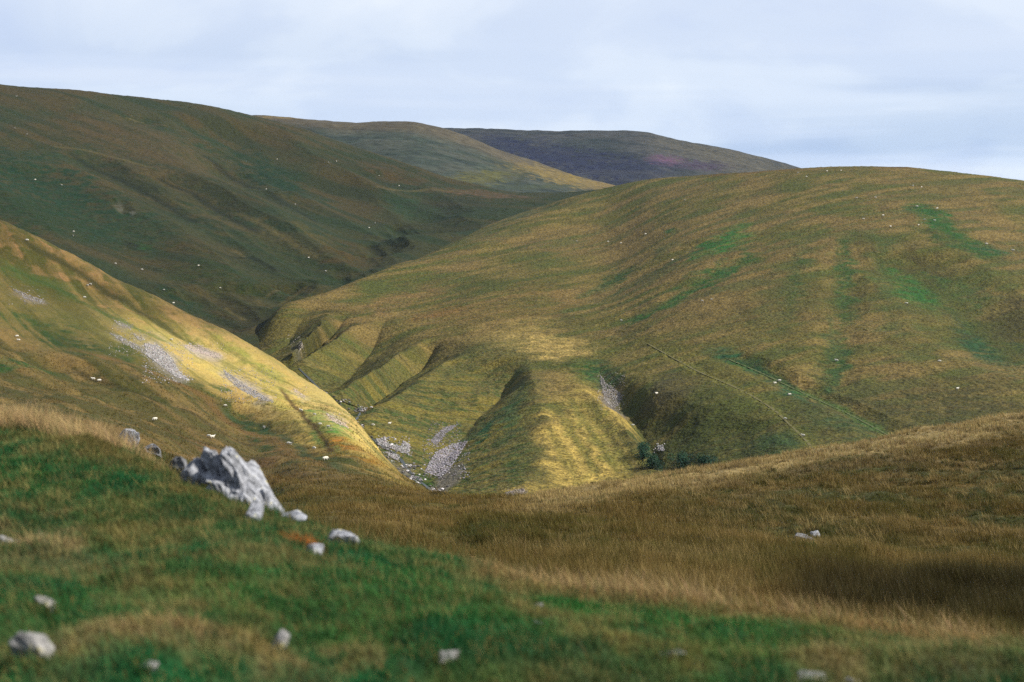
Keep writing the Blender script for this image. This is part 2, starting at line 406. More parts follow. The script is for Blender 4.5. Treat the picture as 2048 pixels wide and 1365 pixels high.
left_cols = [
 (-500,[(750,560),(650,640),(560,720),(460,820),(350,950),(230,1120),(110,1340),(115,1450),(180,1650)]),
 (0,   [(760,560),(680,620),(590,690),(500,775),(390,910),(270,1110),(169,1350),(172,1450),(230,1650)]),
 (150, [(765,570),(690,628),(610,690),(525,772),(415,910),(290,1115),(181,1365),(185,1465),(245,1665)]),
 (300, [(770,580),(700,635),(630,690),(550,770),(440,910),(310,1120),(200,1380),(203,1480),(260,1680)]),
 (400, [(775,580),(705,632),(640,688),(565,765),(460,902),(330,1120),(212,1390),(216,1490),(275,1690)]),
 (500, [(780,580),(710,630),(650,685),(580,760),(480,895),(350,1120),(230,1400),(234,1500),(290,1700)]),
 (600, [(780,590),(720,640),(655,700),(570,790),(480,920),(370,1130),(255,1400),(259,1500),(310,1700)]),
 (700, [(750,620),(680,680),(620,740),(555,835),(480,960),(390,1140),(290,1390),(296,1480),(350,1680)]),
 (800, [(700,680),(640,740),(580,810),(520,895),(460,1010),(400,1150),(325,1360),(332,1450),(390,1650)]),
 (900, [(640,780),(590,830),(540,890),(490,970),(445,1060),(405,1180),(360,1330),(368,1420),(420,1600)]),
 (960, [(615,820),(570,870),(525,925),(482,990),(442,1070),(407,1180),(374,1315),(381,1405),(425,1575)]),
 (1040,[(585,870),(540,920),(500,970),(468,1025),(436,1090),(407,1185),(387,1295),(393,1380),(430,1535)]),
 (1120,[(555,905),(515,955),(486,1005),(456,1055),(427,1115),(403,1190),(385,1288),(391,1368),(428,1518)]),
 (1220,[(520,950),(490,1000),(460,1050),(435,1100),(412,1150),(394,1200),(376,1270),(383,1350),(420,1500)]),
 (1400,[(500,980),(470,1020),(445,1060),(425,1100),(408,1150),(395,1200),(385,1260),(390,1340),(430,1480)]),
]
pxs_l = np.concatenate([np.linspace(-500, -40, 90, endpoint=False), np.linspace(-40, 1400, 980)])
LEFT = Surface(left_cols, pxs_l, [40, 70, 90, 110, 120, 120, 40, 20], 36)

f1_sky = [(300,226),(450,230),(520,233.5),(560,237),(620,243),(700,246.5),(760,244),(820,243),(860,250),(900,262),(950,280),(1000,302),(1060,322),(1120,345),(1180,362),(1230,374),(1300,395),(1400,420)]
GREENF = Surface([(p, [(max(470, s + 110), 1400), (max(395, s + 42), 1580), ((s + max(395, s + 42)) / 2 + 4, 1850), (s, 2150), (s + 5, 2300), (s + 60, 2600)]) for p, s in f1_sky],
                 np.linspace(300, 1400, 620), [30, 80, 90, 20, 10])
f2_sky = [(700,252),(880,256),(950,258),(1050,262),(1150,266),(1290,268),(1350,278),(1450,295),(1520,312),(1600,335),(1700,372),(1900,450)]
HEATHF = Surface([(p, [(s + 160, 2050), (s + 85, 2350), (s + 28, 2680), (s, 2950), (s + 4, 3150), (s + 50, 3600)]) for p, s in f2_sky],
                 np.linspace(700, 1900, 640), [20, 60, 60, 20, 10])

# --- relief of the right-hand hill: side gullies between the spurs
R = RIGHT
def spurs(S, crests, gullies, D, brk, right):
    """V-cut side valleys: the ground falls from each crest line to the nearest gully line"""
    dr = np.full(S.X.shape, 1e9); dg = dr.copy()
    for c in crests: dr = np.minimum(dr, S.dist_to(c)[0])
    for g in gullies:
        g = [(x, y - .5 * D * FPX / S.hit(x, y)[1]) for x, y in g]
        dg = np.minimum(dg, S.dist_to(g)[0])
    wv = 1.6 * (fbm(S.X / 11, S.Y / 11, 79, 3) - .5) * 2
    dr = np.sqrt((np.maximum(dr + wv, 0)) ** 2 + 1.0) - 1.0; dg = np.maximum(dg - wv * .6, 0)
    c6, c7 = crests[4], crests[5]      # the front of the nose between its two edges is almost flat
    ins = (S.PX > np.interp(S.PY, [c[1] for c in c6], [c[0] for c in c6])) & (S.PX < np.interp(S.PY, [c[1] for c in c7], [c[0] for c in c7])) & (S.PY > 740)
    dr = np.where(ins, dr * .14, dr)
    m = smooth(0, 55, S.PY - np.interp(S.PX, [b[0] for b in brk], [b[1] for b in brk])) * smooth(right[1], right[0], S.PX)
    S.S -= D * m * dr / (dr + dg + .3)
spurs(R, [[(655,628),(640,650),(615,672),(585,702)], [(752,642),(704,654),(655,690),(601,722)], [(862,674),(800,705),(749,741),(688,778),(645,790)], [(978,690),(890,724),(816,778),(754,818),(716,856)],
          [(1062,735),(1076,790),(1092,860),(1086,925),(1030,992)],  [(1136,752),(1180,790),(1226,832),(1272,886),(1316,950)]],
      [[(636,612),(600,648),(556,694)], [(714,630),(662,668),(617,700),(586,730)], [(782,648),(735,698),(692,742),(660,774)], [(866,708),(802,752),(752,790),(720,816)],
       [(1030,752),(1000,780),(966,804),(926,850),(880,905),(842,952)], [(1192,742),(1240,788),(1290,850),(1332,910),(1352,965)]],
      9.0, [(450,640),(560,606),(640,600),(720,618),(790,636),(880,664),(990,690),(1060,716),(1150,728),(1200,722),(1260,745),(1400,800)], (1300, 1640))
for p in ([(1105,800),(1140,860),(1185,960)], [(1150,795),(1200,870),(1250,960)], [(1085,860),(1120,930),(1140,985)], [(1195,830),(1240,890),(1280,950)]):
    R.gully(p, .7, 5, tail=.2)
for p in ([(1360,790),(1350,860),(1335,930)], [(1405,815),(1395,870),(1378,930)], [(1452,830),(1445,880),(1432,925)], [(1495,840),(1492,880),(1485,915)], [(1310,800),(1318,860),(1330,915)]):
    R.gully(p, 1.3, 10)
R.gully([(1692,485),(1689,560),(1688,620),(1672,720),(1645,790)], 1.2, 10)
R.gully([(1510,515),(1450,546),(1350,604),(1245,650)], 1.2, 13)
R.gully([(1420,480),(1300,545),(1190,600)], .8, 14)
R.gully([(1795,508),(1850,556),(1905,600),(1965,658),(2060,730)], 3.5, 28)
R.gully([(1440,712),(1500,735),(1591,779),(1640,802),(1695,827),(1790,878)], 1.6, 8)
R.gully([(1130,398),(1000,440),(900,478),(840,492)], 3, 26)
R.gully([(1180,430),(1000,500),(860,540)], .6, 14, tail=.2)
R.gully([(1240,400),(1080,470),(930,520),(800,560)], .5, 12, tail=.2)
# --- back left hill
Lf = LEFT
Lf.gully([(425,250),(490,300),(545,345),(620,372),(690,405),(745,440),(795,470)], 12, 62)
Lf.gully([(400,306),(480,365),(560,400),(640,450),(690,480),(725,508)], 9, 34)
Lf.gully([(135,303),(250,365),(330,410),(400,450),(500,520),(560,565)], 5, 22)
Lf.gully([(300,345),(380,385),(440,425),(520,470),(590,520),(650,560)], 7, 26)
Lf.gully([(240,230),(300,250),(420,300),(520,350)], 4, 34)
Lf.gully([(20,330),(120,400),(220,470),(330,560)], 5, 36)
Lf.gully([(760,350),(820,395),(870,430)], 5, 30)
Lf.gully([(232,398),(255,425)], 1.6, 6)
for i in range(11):
    x = 690 + i * 13 + rng.uniform(-4, 4); y = 552 - i * 11 + rng.uniform(-6, 6)
    Lf.gully([(x - 26, y - 22), (x, y), (x + 14, y + 16)], rng.uniform(1.3, 2.4), rng.uniform(7, 10))
for p in ([(390,578),(440,612),(480,645)], [(430,570),(490,610),(525,640)], [(500,575),(545,600),(580,612)], [(560,560),(600,585),(640,596)], [(350,590),(410,632),(450,660)]):
    Lf.gully(p, 4, 15)
# --- near hillside
Nf = NEAR
Nf.gully([(20,468),(150,540),(240,600),(330,655),(430,712)], 1.0, 6, tail=.2)
Nf.gully([(558,772),(590,815),(620,848),(650,882),(668,905)], .4, 2.5, tail=.2)
Nf.gully([(430,792),(520,852),(600,895),(690,944)], 2.2, 12, tail=.3)
Nf.gully([(0,722),(150,745),(300,798),(420,850),(520,890)], 1.5, 9, tail=.3)
Nf.gully([(130,700),(300,742),(430,812),(560,888),(680,945)], 1.3, 11, tail=.3)
Nf.gully([(0,770),(150,800),(300,850),(450,905)], .9, 6, tail=.3)
Nf.gully([(0,812),(200,842),(350,880)], .6, 4, tail=.3)
# general roughness, growing with distance so that it stays in scale with tussocks, humps and sheep tracks
def rough(S, parts, seed):
    z = np.zeros_like(S.X)
    for (amp, lx, ly, k) in parts:
        z += amp * (fbm(S.X / lx, S.Y / ly, seed + k, 3) - .5) * 2
    S.S = S.S + z
knoll = 1 - smooth(14, 22, NEAR.Y)
z = (fbm(NEAR.X / 1.3, NEAR.Y / 1.3, 3, 3) - .5) * .32 * knoll * smooth(2, 5, NEAR.Y)
z += (fbm(NEAR.X / .28, NEAR.Y / .28, 13, 2) - .5) * .09 * knoll
z += (1 - knoll) * ((fbm(NEAR.X / 9, NEAR.Y / 9, 4, 3) - .5) * 1.2 * smooth(18, 40, NEAR.Y) + (fbm(NEAR.X / 1.7, NEAR.Y / 1.7, 6, 3) - .5) * .55)
z += smooth(120, 260, NEAR.Y) * ((fbm(NEAR.X / 30, NEAR.Y / 30, 8, 3) - .5) * 3.0)
NEAR.S += z
# long low terraces across the bowl of the near flank
tm = smooth(70, 140, NEAR.Y) * (1 - smooth(400, 460, NEAR.Y)) * (1 - smooth(300, 900, NEAR.PX))
NEAR.S += tm * 0.9 * np.sin(NEAR.PY / 9.0 + NEAR.PX * .028 * -1 + 5 * fbm(NEAR.X / 40, NEAR.Y / 60, 21, 3))
rough(RIGHT, [(0.5, 70, 70, 0), (0.34, 9, 9, 1), (0.30, 2.0, 1.3, 2)], 200)
rough(LEFT, [(3.0, 110, 110, 0), (0.5, 14, 14, 1), (0.4, 4, 3, 2)], 300)
rough(GREENF, [(5, 160, 160, 0), (1.6, 26, 20, 1)], 400)
rough(HEATHF, [(6, 200, 200, 0), (2.4, 40, 26, 1)], 500)
# sheep-track terracettes on the steep spur sides, following the contours
ter = (1 - smooth(540, 600, RIGHT.Y)) * smooth(1120, 1040, RIGHT.PX)
tz = RIGHT.Z + 2.2 * fbm(RIGHT.X / 14, RIGHT.Y / 14, 9, 3)
RIGHT.S += ter * .20 * (np.abs(((tz / 1.5) % 1.0) - .5) * 4 - 1) * (.4 + 1.2 * fbm(RIGHT.X / 22, RIGHT.Y / 22, 10, 2))
for S in (NEAR, RIGHT, LEFT, GREENF, HEATHF): S.apply()
# keep silhouettes of the far hills clean
# ------------------------------------------------------------------ vegetation colours
def streaks(S, dx, dy, long, across, seed, o=4):
    l = math.hypot(dx, dy); dx /= l; dy /= l
    return fbm((S.X * dx + S.Y * dy) / long, (-S.X * dy + S.Y * dx) / across, seed, o)

# ground of the screes
SCREE_GROUND = [('N', [[(288,688),(315,690),(345,718),(356,740),(382,764),(352,755),(325,735),(294,712)]]),
 ('N', [[(218,666),(240,672),(300,706),(296,712),(250,690)], [(228,640),(258,652),(262,660),(235,650)], [(262,664),(290,680),(280,684)]]),
 ('N', [[(20,576),(45,585),(90,602),(86,608),(50,598)]]),
 ('N', [[(362,690),(398,690),(446,712),(430,717),(390,705)]]),
 ('N', [[(445,738),(478,762),(548,804),(522,802),(480,780),(452,756)]]),
 ('N', [[(586,776),(612,794),(606,797),(588,784)], [(648,824),(692,848),(698,858),(668,846)]]),
 ('R', [[(848,944),(870,906),(905,888),(936,882),(916,914),(896,944),(880,956)]]),
 ('R', [[(860,882),(886,856),(918,848),(892,868),(872,892)]]),
 ('R', [[(752,878),(772,876),(770,886),(800,893),(806,882),(820,890),(818,912),(806,905),(770,895),(756,892)], [(772,905),(800,912),(795,922),(780,916)]]),
 ('R', [[(1199,748),(1212,766),(1226,776),(1246,790),(1238,812),(1226,818),(1210,802),(1204,780)]]),
 ('R', [[(1312,892),(1326,890),(1330,902),(1318,904)]]),
 ('R', [[(582,690),(600,672),(592,676),(578,692)], [(596,694),(604,682),(606,696),(598,704)]]),
 ('R', [[(1010,985),(1048,978),(1052,986),(1015,996)]])]
def in_poly(p, x, y):
    p = np.asarray(p, float); r = np.zeros(np.shape(x), bool); j = len(p) - 1
    for i in range(len(p)):
        c = ((p[i, 1] > y) != (p[j, 1] > y)) & (x < (p[j, 0] - p[i, 0]) * (y - p[i, 1]) / (p[j, 1] - p[i, 1] + 1e-9) + p[i, 0])
        r ^= c; j = i
    return r
def stony(P, key):
    """bare stony soil under the loose stones"""
    S = P.S; m = np.zeros(S.X.shape, np.float32)
    for k, polys in SCREE_GROUND:
        if k != key: continue
        for p in polys:
            for ox, oy in ((0, 0), (-5, -3), (5, 3), (7, -2), (-7, 2), (-3, 5), (3, -5)):
                m += in_poly(p, S.PX + P.jx * 26 + ox, S.PY + P.jy * 14 + oy) / 7.0
    P.mix(m.clip(0, 1) * .75, A(.27, .245, .235) * (1.0 if key == 'N' else .7))
# right hill
P = Paint(RIGHT, OLIVE * .95 + BROWN * .25)
n = fbm(RIGHT.X / 34, RIGHT.Y / 34, 60, 5); n2 = streaks(RIGHT, 1, .55, 30, 7, 61); n3 = fbm(RIGHT.X / 2.6, RIGHT.Y / 1.5, 62, 3)
P.mix(smooth(.40, .62, n) * .75, A(.200, .142, .060))
P.mix(smooth(.50, .70, n2) * .6, STRAW * .9)
P.mix(smooth(.50, .68, 1 - n2) * .45, GREEN)
P.mix(smooth(.52, .72, fbm(RIGHT.X / 60, RIGHT.Y / 60, 63, 4)) * .5, A(.075, .085, .022))
for b in [(1450,480,62,22,BRIGHT*.95,.95,-25),(1400,500,40,10,BRIGHT*.8,.8,-40),(1340,462,16,6,BRIGHT*.7,.8,-20),(1228,560,60,9,GREEN*.9,.85,-28),(1340,608,24,8,BRIGHT*.8,.9,-25),
          (1420,548,130,10,GREEN*1.1,.9,-31),(1280,634,50,9,GREEN*.9,.85,-28),(1330,500,50,9,GREEN,.5,-25),(1845,565,80,44,BRIGHT*.8,.85,20),(1870,440,60,18,BRIGHT*.8,.9,35),
          (1920,488,90,16,GREEN*.8,.85,18),(1980,500,50,10,DEEP*1.5,.8,8),(1690,560,18,100,GREEN*1.1,.85,3),(1600,560,14,90,GREEN,.45,14),(1530,640,12,90,GREEN*.9,.4,22),(1760,520,14,70,GREEN,.45,-10),(1950,600,16,90,GREEN*1.0,.55,-28),(1672,720,20,70,DEEP*1.5,.7,8),(1620,800,40,20,DEEP*1.4,.5,0),
          (1860,520,60,16,RUSH*1.2,.7,30),(1980,680,80,40,DEEP*1.3,.8,35),(2040,640,60,60,RUSH*1.2,.7,0),(1900,800,150,60,RUSH*1.4,.6,0),(1480,720,70,14,DEEP*1.6,.9,18),
          (1580,780,60,22,DEEP*1.5,.85,24),(1420,790,90,40,A(.07,.085,.025),.7,0),(1270,820,40,70,A(.06,.085,.024),.7,-30),(1340,775,50,36,A(.085,.075,.04),.6,0),(1400,870,160,60,OLIVE*.62,.7,0),(1700,850,90,20,DEEP*1.5,.7,15),
          (1560,880,60,26,DEEP*1.6,.7,20),(1300,918,22,14,DEEP*1.2,.8,30),(1180,735,50,16,BRIGHT*.6,.8,-5),(1210,745,40,22,DEEP*1.6,.6,10),(1120,640,55,14,RUSH*1.8,.75,8),(1260,665,30,12,RUSH*1.6,.7,15),
          (1200,690,90,26,LIME*.62,.7,8),(1320,690,70,18,LIME*.6,.6,18),(1080,690,110,26,STRAW*1.7,.85,8),(1010,660,90,26,STRAW*1.2,.6,-6),(1000,620,180,40,A(.24,.15,.06),.4,-12),(800,600,120,22,A(.24,.15,.07),.5,-15),
          (1650,620,90,22,LIME*.5,.5,0),(1500,640,190,60,STRAW*.62,.4,0),(1780,640,60,18,STRAW*.7,.4,0),(1480,345,180,5,RUST*.9,.6,-4),(1750,345,140,10,STRAW*.6,.4,2),
          (890,470,60,8,DEEP*1.4,.8,-26),(1060,420,80,8,DEEP*1.4,.5,-20),(880,630,60,12,RUST*1.4,.5,-8),(1810,335,110,3,RUST*.6,.7,2)]:  # the narrow dark strips paint the shadow along the valley-head gully
    P.blob(*b[:4], b[4], b[5], b[6])
# spur sides: gold and green grass; shade painted into hollows, sunlight into the front
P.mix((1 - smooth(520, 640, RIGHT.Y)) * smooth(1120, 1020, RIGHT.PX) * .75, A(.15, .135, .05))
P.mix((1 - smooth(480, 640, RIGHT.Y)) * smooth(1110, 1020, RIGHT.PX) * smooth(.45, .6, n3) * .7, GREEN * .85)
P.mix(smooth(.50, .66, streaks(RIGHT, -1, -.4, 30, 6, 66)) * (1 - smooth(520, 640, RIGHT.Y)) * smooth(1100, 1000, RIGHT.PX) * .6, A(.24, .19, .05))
for b in [(620,670,80,36,OLIVE*.55,.8,-30),(730,720,90,30,OLIVE*.62,.7,-35),(1180,880,95,120,GOLD*1.15,.95,0),(1130,900,60,90,GOLD*1.05,.7,0),(1175,905,80,80,GOLD*1.2,.7,0),(1060,980,60,16,GOLD,.6,0),(1200,860,16,90,OLIVE*1.7,.6,-32),(1155,880,12,90,OLIVE*1.8,.55,-28),(1240,900,10,70,OLIVE*1.7,.5,-30),  # dark olive blobs paint gully shade, boosted gold paints the sunlit nose
          (1110,770,50,26,STRAW*.9,.7,0),(1025,800,26,60,DEEP*1.8,.55,12),(1040,900,34,60,GREEN*.8,.45,10),(880,925,30,24,LIME*.7,.8,0),(845,915,26,22,BRIGHT*.6,.8,0),(930,985,60,16,LIME*1.0,.8,0),(960,830,60,12,DEEP*1.5,.85,-40),(740,800,30,18,A(.28,.19,.035),.7,-30),
          (1225,785,24,40,EARTH*.45,.5,-25),(858,978,30,8,A(.30,.18,.03),.8,0)]:
    P.blob(*b[:4], b[4], b[5], b[6])
for p_, k_ in (([(1105,800),(1150,870),(1205,965)], .6), ([(1135,790),(1185,865),(1240,950)], .7), ([(1165,800),(1215,868),(1268,945)], .55), ([(1095,850),(1130,915),(1160,975)], .45), ([(1180,800),(1240,875),(1290,935)], .5)):
    P.line(p_, 1.7, OLIVE * 1.5, k_, 1.0)
for p_, w_, c_, k_ in (([(1692,470),(1689,560),(1688,620),(1672,720),(1640,800)], 5, GREEN * .9, .75), ([(1515,512),(1450,546),(1350,604),(1240,652)], 5, BRIGHT * .7, .8), ([(1832,405),(1880,450),(1935,495),(2000,520)], 8, BRIGHT * .65, .8),
        ([(1840,540),(1900,605),(1960,668),(2055,745)], 6, GREEN * .9, .75), ([(1430,478),(1350,520),(1250,580),(1180,615)], 4, GREEN * .9, .6), ([(1270,530),(1200,575),(1150,600)], 4, GREEN, .6), ([(1600,480),(1590,580),(1560,680)], 5, GREEN * .9, .45), ([(1780,470),(1775,560),(1790,680)], 6, GREEN * .9, .4)):
    S0 = P.c.copy(); P.line(p_, w_, c_, k_, 1.2); P.c = S0 + (P.c - S0) * (P.tx[..., None] * .9).astype(np.float32)
P.blob(1460, 870, 260, 55, A(.055, .075, .024), .6); P.blob(1830, 820, 260, 55, A(.060, .068, .024), .6)
P.line([(1300,690),(1350,718),(1400,745),(1450,766),(1500,790),(1550,822),(1580,850),(1610,880),(1640,910)], 2.6, LIME * .9, .55)
P.line([(1451,716),(1520,745),(1591,779),(1640,802),(1695,827),(1783,874)], 2.2, GREEN * 1.5, .7)
P.line([(1440,710),(1500,733),(1560,760),(1600,780)], 2.0, DEEP * .6, .6)
P.line([(1800,520),(1850,560),(1905,604),(1965,662),(2048,730)], 5, LIME * .45, .6)
P.mix(smooth(.60, .72, fbm(RIGHT.X / 5, RIGHT.Y / 3.2, 67, 3)) * .35, RUSH)
stony(P, 'R')
c_right = P.c

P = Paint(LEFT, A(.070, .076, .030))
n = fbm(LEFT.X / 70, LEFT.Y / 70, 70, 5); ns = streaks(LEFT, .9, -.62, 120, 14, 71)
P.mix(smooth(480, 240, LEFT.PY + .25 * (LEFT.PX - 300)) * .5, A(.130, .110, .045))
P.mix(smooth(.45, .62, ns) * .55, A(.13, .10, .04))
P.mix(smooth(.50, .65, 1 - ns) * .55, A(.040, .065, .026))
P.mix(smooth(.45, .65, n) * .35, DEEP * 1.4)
for b in [(60,380,190,80,DEEP*1.25,.85,15),(60,420,200,40,GREEN*.7,.6,10),(220,430,160,40,DEEP*1.3,.6,25),(285,478,26,6,BRIGHT*.7,.9,12),(262,474,16,5,A(.02,.025,.012),.9,15),(540,320,90,24,DEEP*1.05,.9,36),(430,265,50,14,DEEP*1.3,.6,25),(620,370,60,10,DEEP*1.2,.6,25),
          (480,440,170,20,A(.15,.12,.05),.5,28),(300,290,200,50,A(.155,.115,.055),.6,12),(560,500,120,30,GREEN*.6,.5,25),(460,545,150,26,GREEN*.75,.6,10),(640,470,80,12,A(.15,.125,.035),.6,32),(700,500,70,30,A(.125,.085,.03),.6,20),(660,550,80,18,GREEN*.7,.5,5),
          (640,270,120,14,A(.13,.10,.045),.5,19),(800,350,90,10,A(.15,.10,.05),.5,15),(960,390,110,8,A(.20,.13,.075),.8,5),(820,400,60,14,DEEP*1.7,.5,10),(900,405,90,14,A(.06,.062,.032),.6,5),(350,585,70,12,DEEP*1.1,.7,20),
          (480,610,60,20,RUSH,.6,25),(600,582,60,7,A(.16,.13,.05),.6,-12),(240,408,8,12,A(.20,.20,.15),.8,-35),(265,420,9,4,A(.22,.22,.17),.7,10)]:
    P.blob(*b[:4], b[4], b[5], b[6])
for l in [([(135,303),(250,365),(330,410),(400,450)], 4), ([(310,350),(380,385),(440,425),(520,470)], 4), ([(400,306),(480,365),(560,400),(640,450)], 5), ([(420,500),(500,515),(560,545)], 3), ([(720,345),(790,372),(850,380)], 3)]:
    P.line(l[0], l[1], A(.022, .035, .016), .7)
for l in [([(95,292),(180,302),(240,318),(310,338)], 3), ([(250,235),(290,247)], 2.4), ([(465,500),(490,515)], 2), ([(470,424),(560,470),(640,520)], 4), ([(745,376),(850,380),(940,384)], 4), ([(530,596),(600,582),(610,576),(625,590)], 2.2), ([(512,600),(545,618)], 2.2), ([(450,615),(490,642)], 2.2)]:
    P.line(l[0], l[1], A(.21, .175, .075), .6)
c_left = P.c

P = Paint(NEAR, A(.15, .120, .042))
Y = NEAR.Y; PX, PY = NEAR.PX, NEAR.PY
far = smooth(20, 30, Y)
fl = NEAR.hit(600, 850) - NEAR.hit(100, 560); ns = streaks(NEAR, fl[0], fl[1], 70, 4.5, 81); nf = fbm(NEAR.X / 3.1, NEAR.Y / 3.1, 82, 4); nl = fbm(NEAR.X / 16, NEAR.Y / 16, 83, 4)
P.mix(far * smooth(.46, .60, ns) * .8, OLIVE * .7)
P.mix(far * smooth(.52, .66, 1 - ns) * .7, A(.23, .155, .065))
P.mix(far * smooth(.52, .66, nf) * .5, RUSH * 1.1)
P.mix(far * smooth(.5, .64, nl) * .4, GREEN * .75)
ns2 = streaks(NEAR, fl[0], fl[1], 90, 3.2, 87)
# the flank that catches the sun, with sunlight also painted into its colour
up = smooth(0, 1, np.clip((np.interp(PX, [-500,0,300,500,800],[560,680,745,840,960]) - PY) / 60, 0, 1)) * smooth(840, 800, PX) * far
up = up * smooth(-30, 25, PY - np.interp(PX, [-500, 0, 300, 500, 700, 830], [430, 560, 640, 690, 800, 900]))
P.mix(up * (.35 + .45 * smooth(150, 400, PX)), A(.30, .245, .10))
for b in [(180,560,260,16,A(.33,.20,.10),.75,30),(420,665,130,22,A(.33,.215,.10),.7,30),(560,745,70,12,A(.32,.22,.075),.6,35),(80,560,110,22,GREEN*1.3,.6,25),(120,500,160,9,OLIVE*1.1,.7,29),(330,640,180,9,LIME*.7,.6,31),(470,705,100,12,LIME*.9,.75,35),(100,640,170,26,OLIVE*1.2,.5,15),(60,650,110,26,GREEN*.9,.75,12),(150,690,150,22,GREEN*.7,.8,15),
          (300,660,80,18,LIME*1.0,.6,28),(520,740,90,26,LIME*.9,.7,38),(460,770,200,26,GOLD*.75,.6,36),(620,850,190,16,GOLD*.85,.8,33),(760,925,120,18,GOLD*1.0,.9,36),(660,860,60,20,BRIGHT*.95,.8,35),(690,885,50,9,A(.30,.13,.03),.8,30),(735,925,50,7,A(.32,.16,.03),.7,18),(600,822,16,6,A(.22,.11,.03),.8,40),(625,830,30,12,BRIGHT*.9,.6,20),(560,810,80,14,LIME*.8,.5,35),
          (520,850,170,9,GREEN*.85,.85,33),(640,925,110,8,BRIGHT*.45,.85,29),(700,940,90,14,GREEN*.9,.7,25),(440,800,120,14,GREEN*.7,.7,30),(380,770,120,14,OLIVE*.9,.7,30),(30,735,90,9,BRIGHT*.6,.8,6),(60,790,160,9,GREEN*.6,.5,8),(250,770,160,10,GREEN*.55,.6,16),
          (330,700,60,16,EARTH,.35,40),(400,705,60,12,EARTH*.8,.5,25),(505,785,60,12,EARTH*.8,.4,38),(560,670,14,3,GREEN,.5,30),(470,790,60,7,A(.3,.19,.08),.4,35),(690,835,60,7,A(.27,.18,.08),.5,36),
          (300,850,320,40,A(.165,.115,.045),.4,12),(560,960,240,24,A(.20,.125,.055),.6,8),(420,900,140,14,A(.18,.105,.05),.6,14)]:
    P.mix(far * 0, b[4]); 
    S0 = P.c.copy(); P.blob(*b[:4], b[4], b[5], b[6]); P.c = S0 + (P.c - S0) * smooth(45, 70, Y)[..., None].astype(np.float32)
P.mix(far * smooth(.52, .64, ns2) * smooth(120, 200, Y) * .5, OLIVE * .85)
P.mix(far * smooth(.55, .66, 1 - ns2) * smooth(120, 200, Y) * .4, A(.30, .21, .085))
P.line([(20,468),(150,540),(240,600),(330,655),(430,712)], 2.6, A(.055, .055, .02), .9)
P.line([(0,530),(120,580),(240,640),(340,690)], 2.0, GREEN * .9, .6)
P.line([(100,690),(300,742),(420,800),(560,880),(690,948)], 3.0, A(.20, .12, .05), .7)
P.line([(0,800),(150,822),(300,860),(420,896)], 2.0, A(.055, .06, .02), .7)
P.line([(558,772),(590,815),(620,848),(650,882),(668,905)], .8, A(.05, .03, .014), .8)
P.line([(420,790),(520,853),(600,896),(690,944)], 1.6, DEEP * 1.3, .6)
P.line([(0,722),(150,745),(300,798),(420,850),(520,890)], 1.6, A(.05, .045, .018), .6)
stony(P, 'N')
# the brown shoulder in front
sh = far * (1 - smooth(150, 200, Y)) * smooth(500, 800, PX)
P.mix(sh * .85, A(.145, .105, .034))
P.mix(sh * smooth(.47, .60, fbm(NEAR.X / 7, NEAR.Y / 11, 84, 4)) * .75, A(.095, .088, .024))
P.mix(sh * smooth(.52, .64, fbm(NEAR.X / 5, NEAR.Y / 8, 88, 4)) * .6, A(.25, .175, .07))
P.mix(sh * smooth(1250, 1500, PX) * smooth(1180, 1020, PY) * smooth(.44, .58, fbm(NEAR.X / 5, NEAR.Y / 7, 85, 4)) * .85, A(.062, .072, .02))
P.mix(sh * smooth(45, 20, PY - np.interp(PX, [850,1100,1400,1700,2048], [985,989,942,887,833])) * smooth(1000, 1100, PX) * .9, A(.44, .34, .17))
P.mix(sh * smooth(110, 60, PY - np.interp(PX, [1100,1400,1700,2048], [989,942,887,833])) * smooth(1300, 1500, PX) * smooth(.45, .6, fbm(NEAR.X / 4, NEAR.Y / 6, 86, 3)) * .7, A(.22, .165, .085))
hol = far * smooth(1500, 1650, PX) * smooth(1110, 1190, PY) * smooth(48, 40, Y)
P.mix(hol * .85, A(.040, .034, .014))
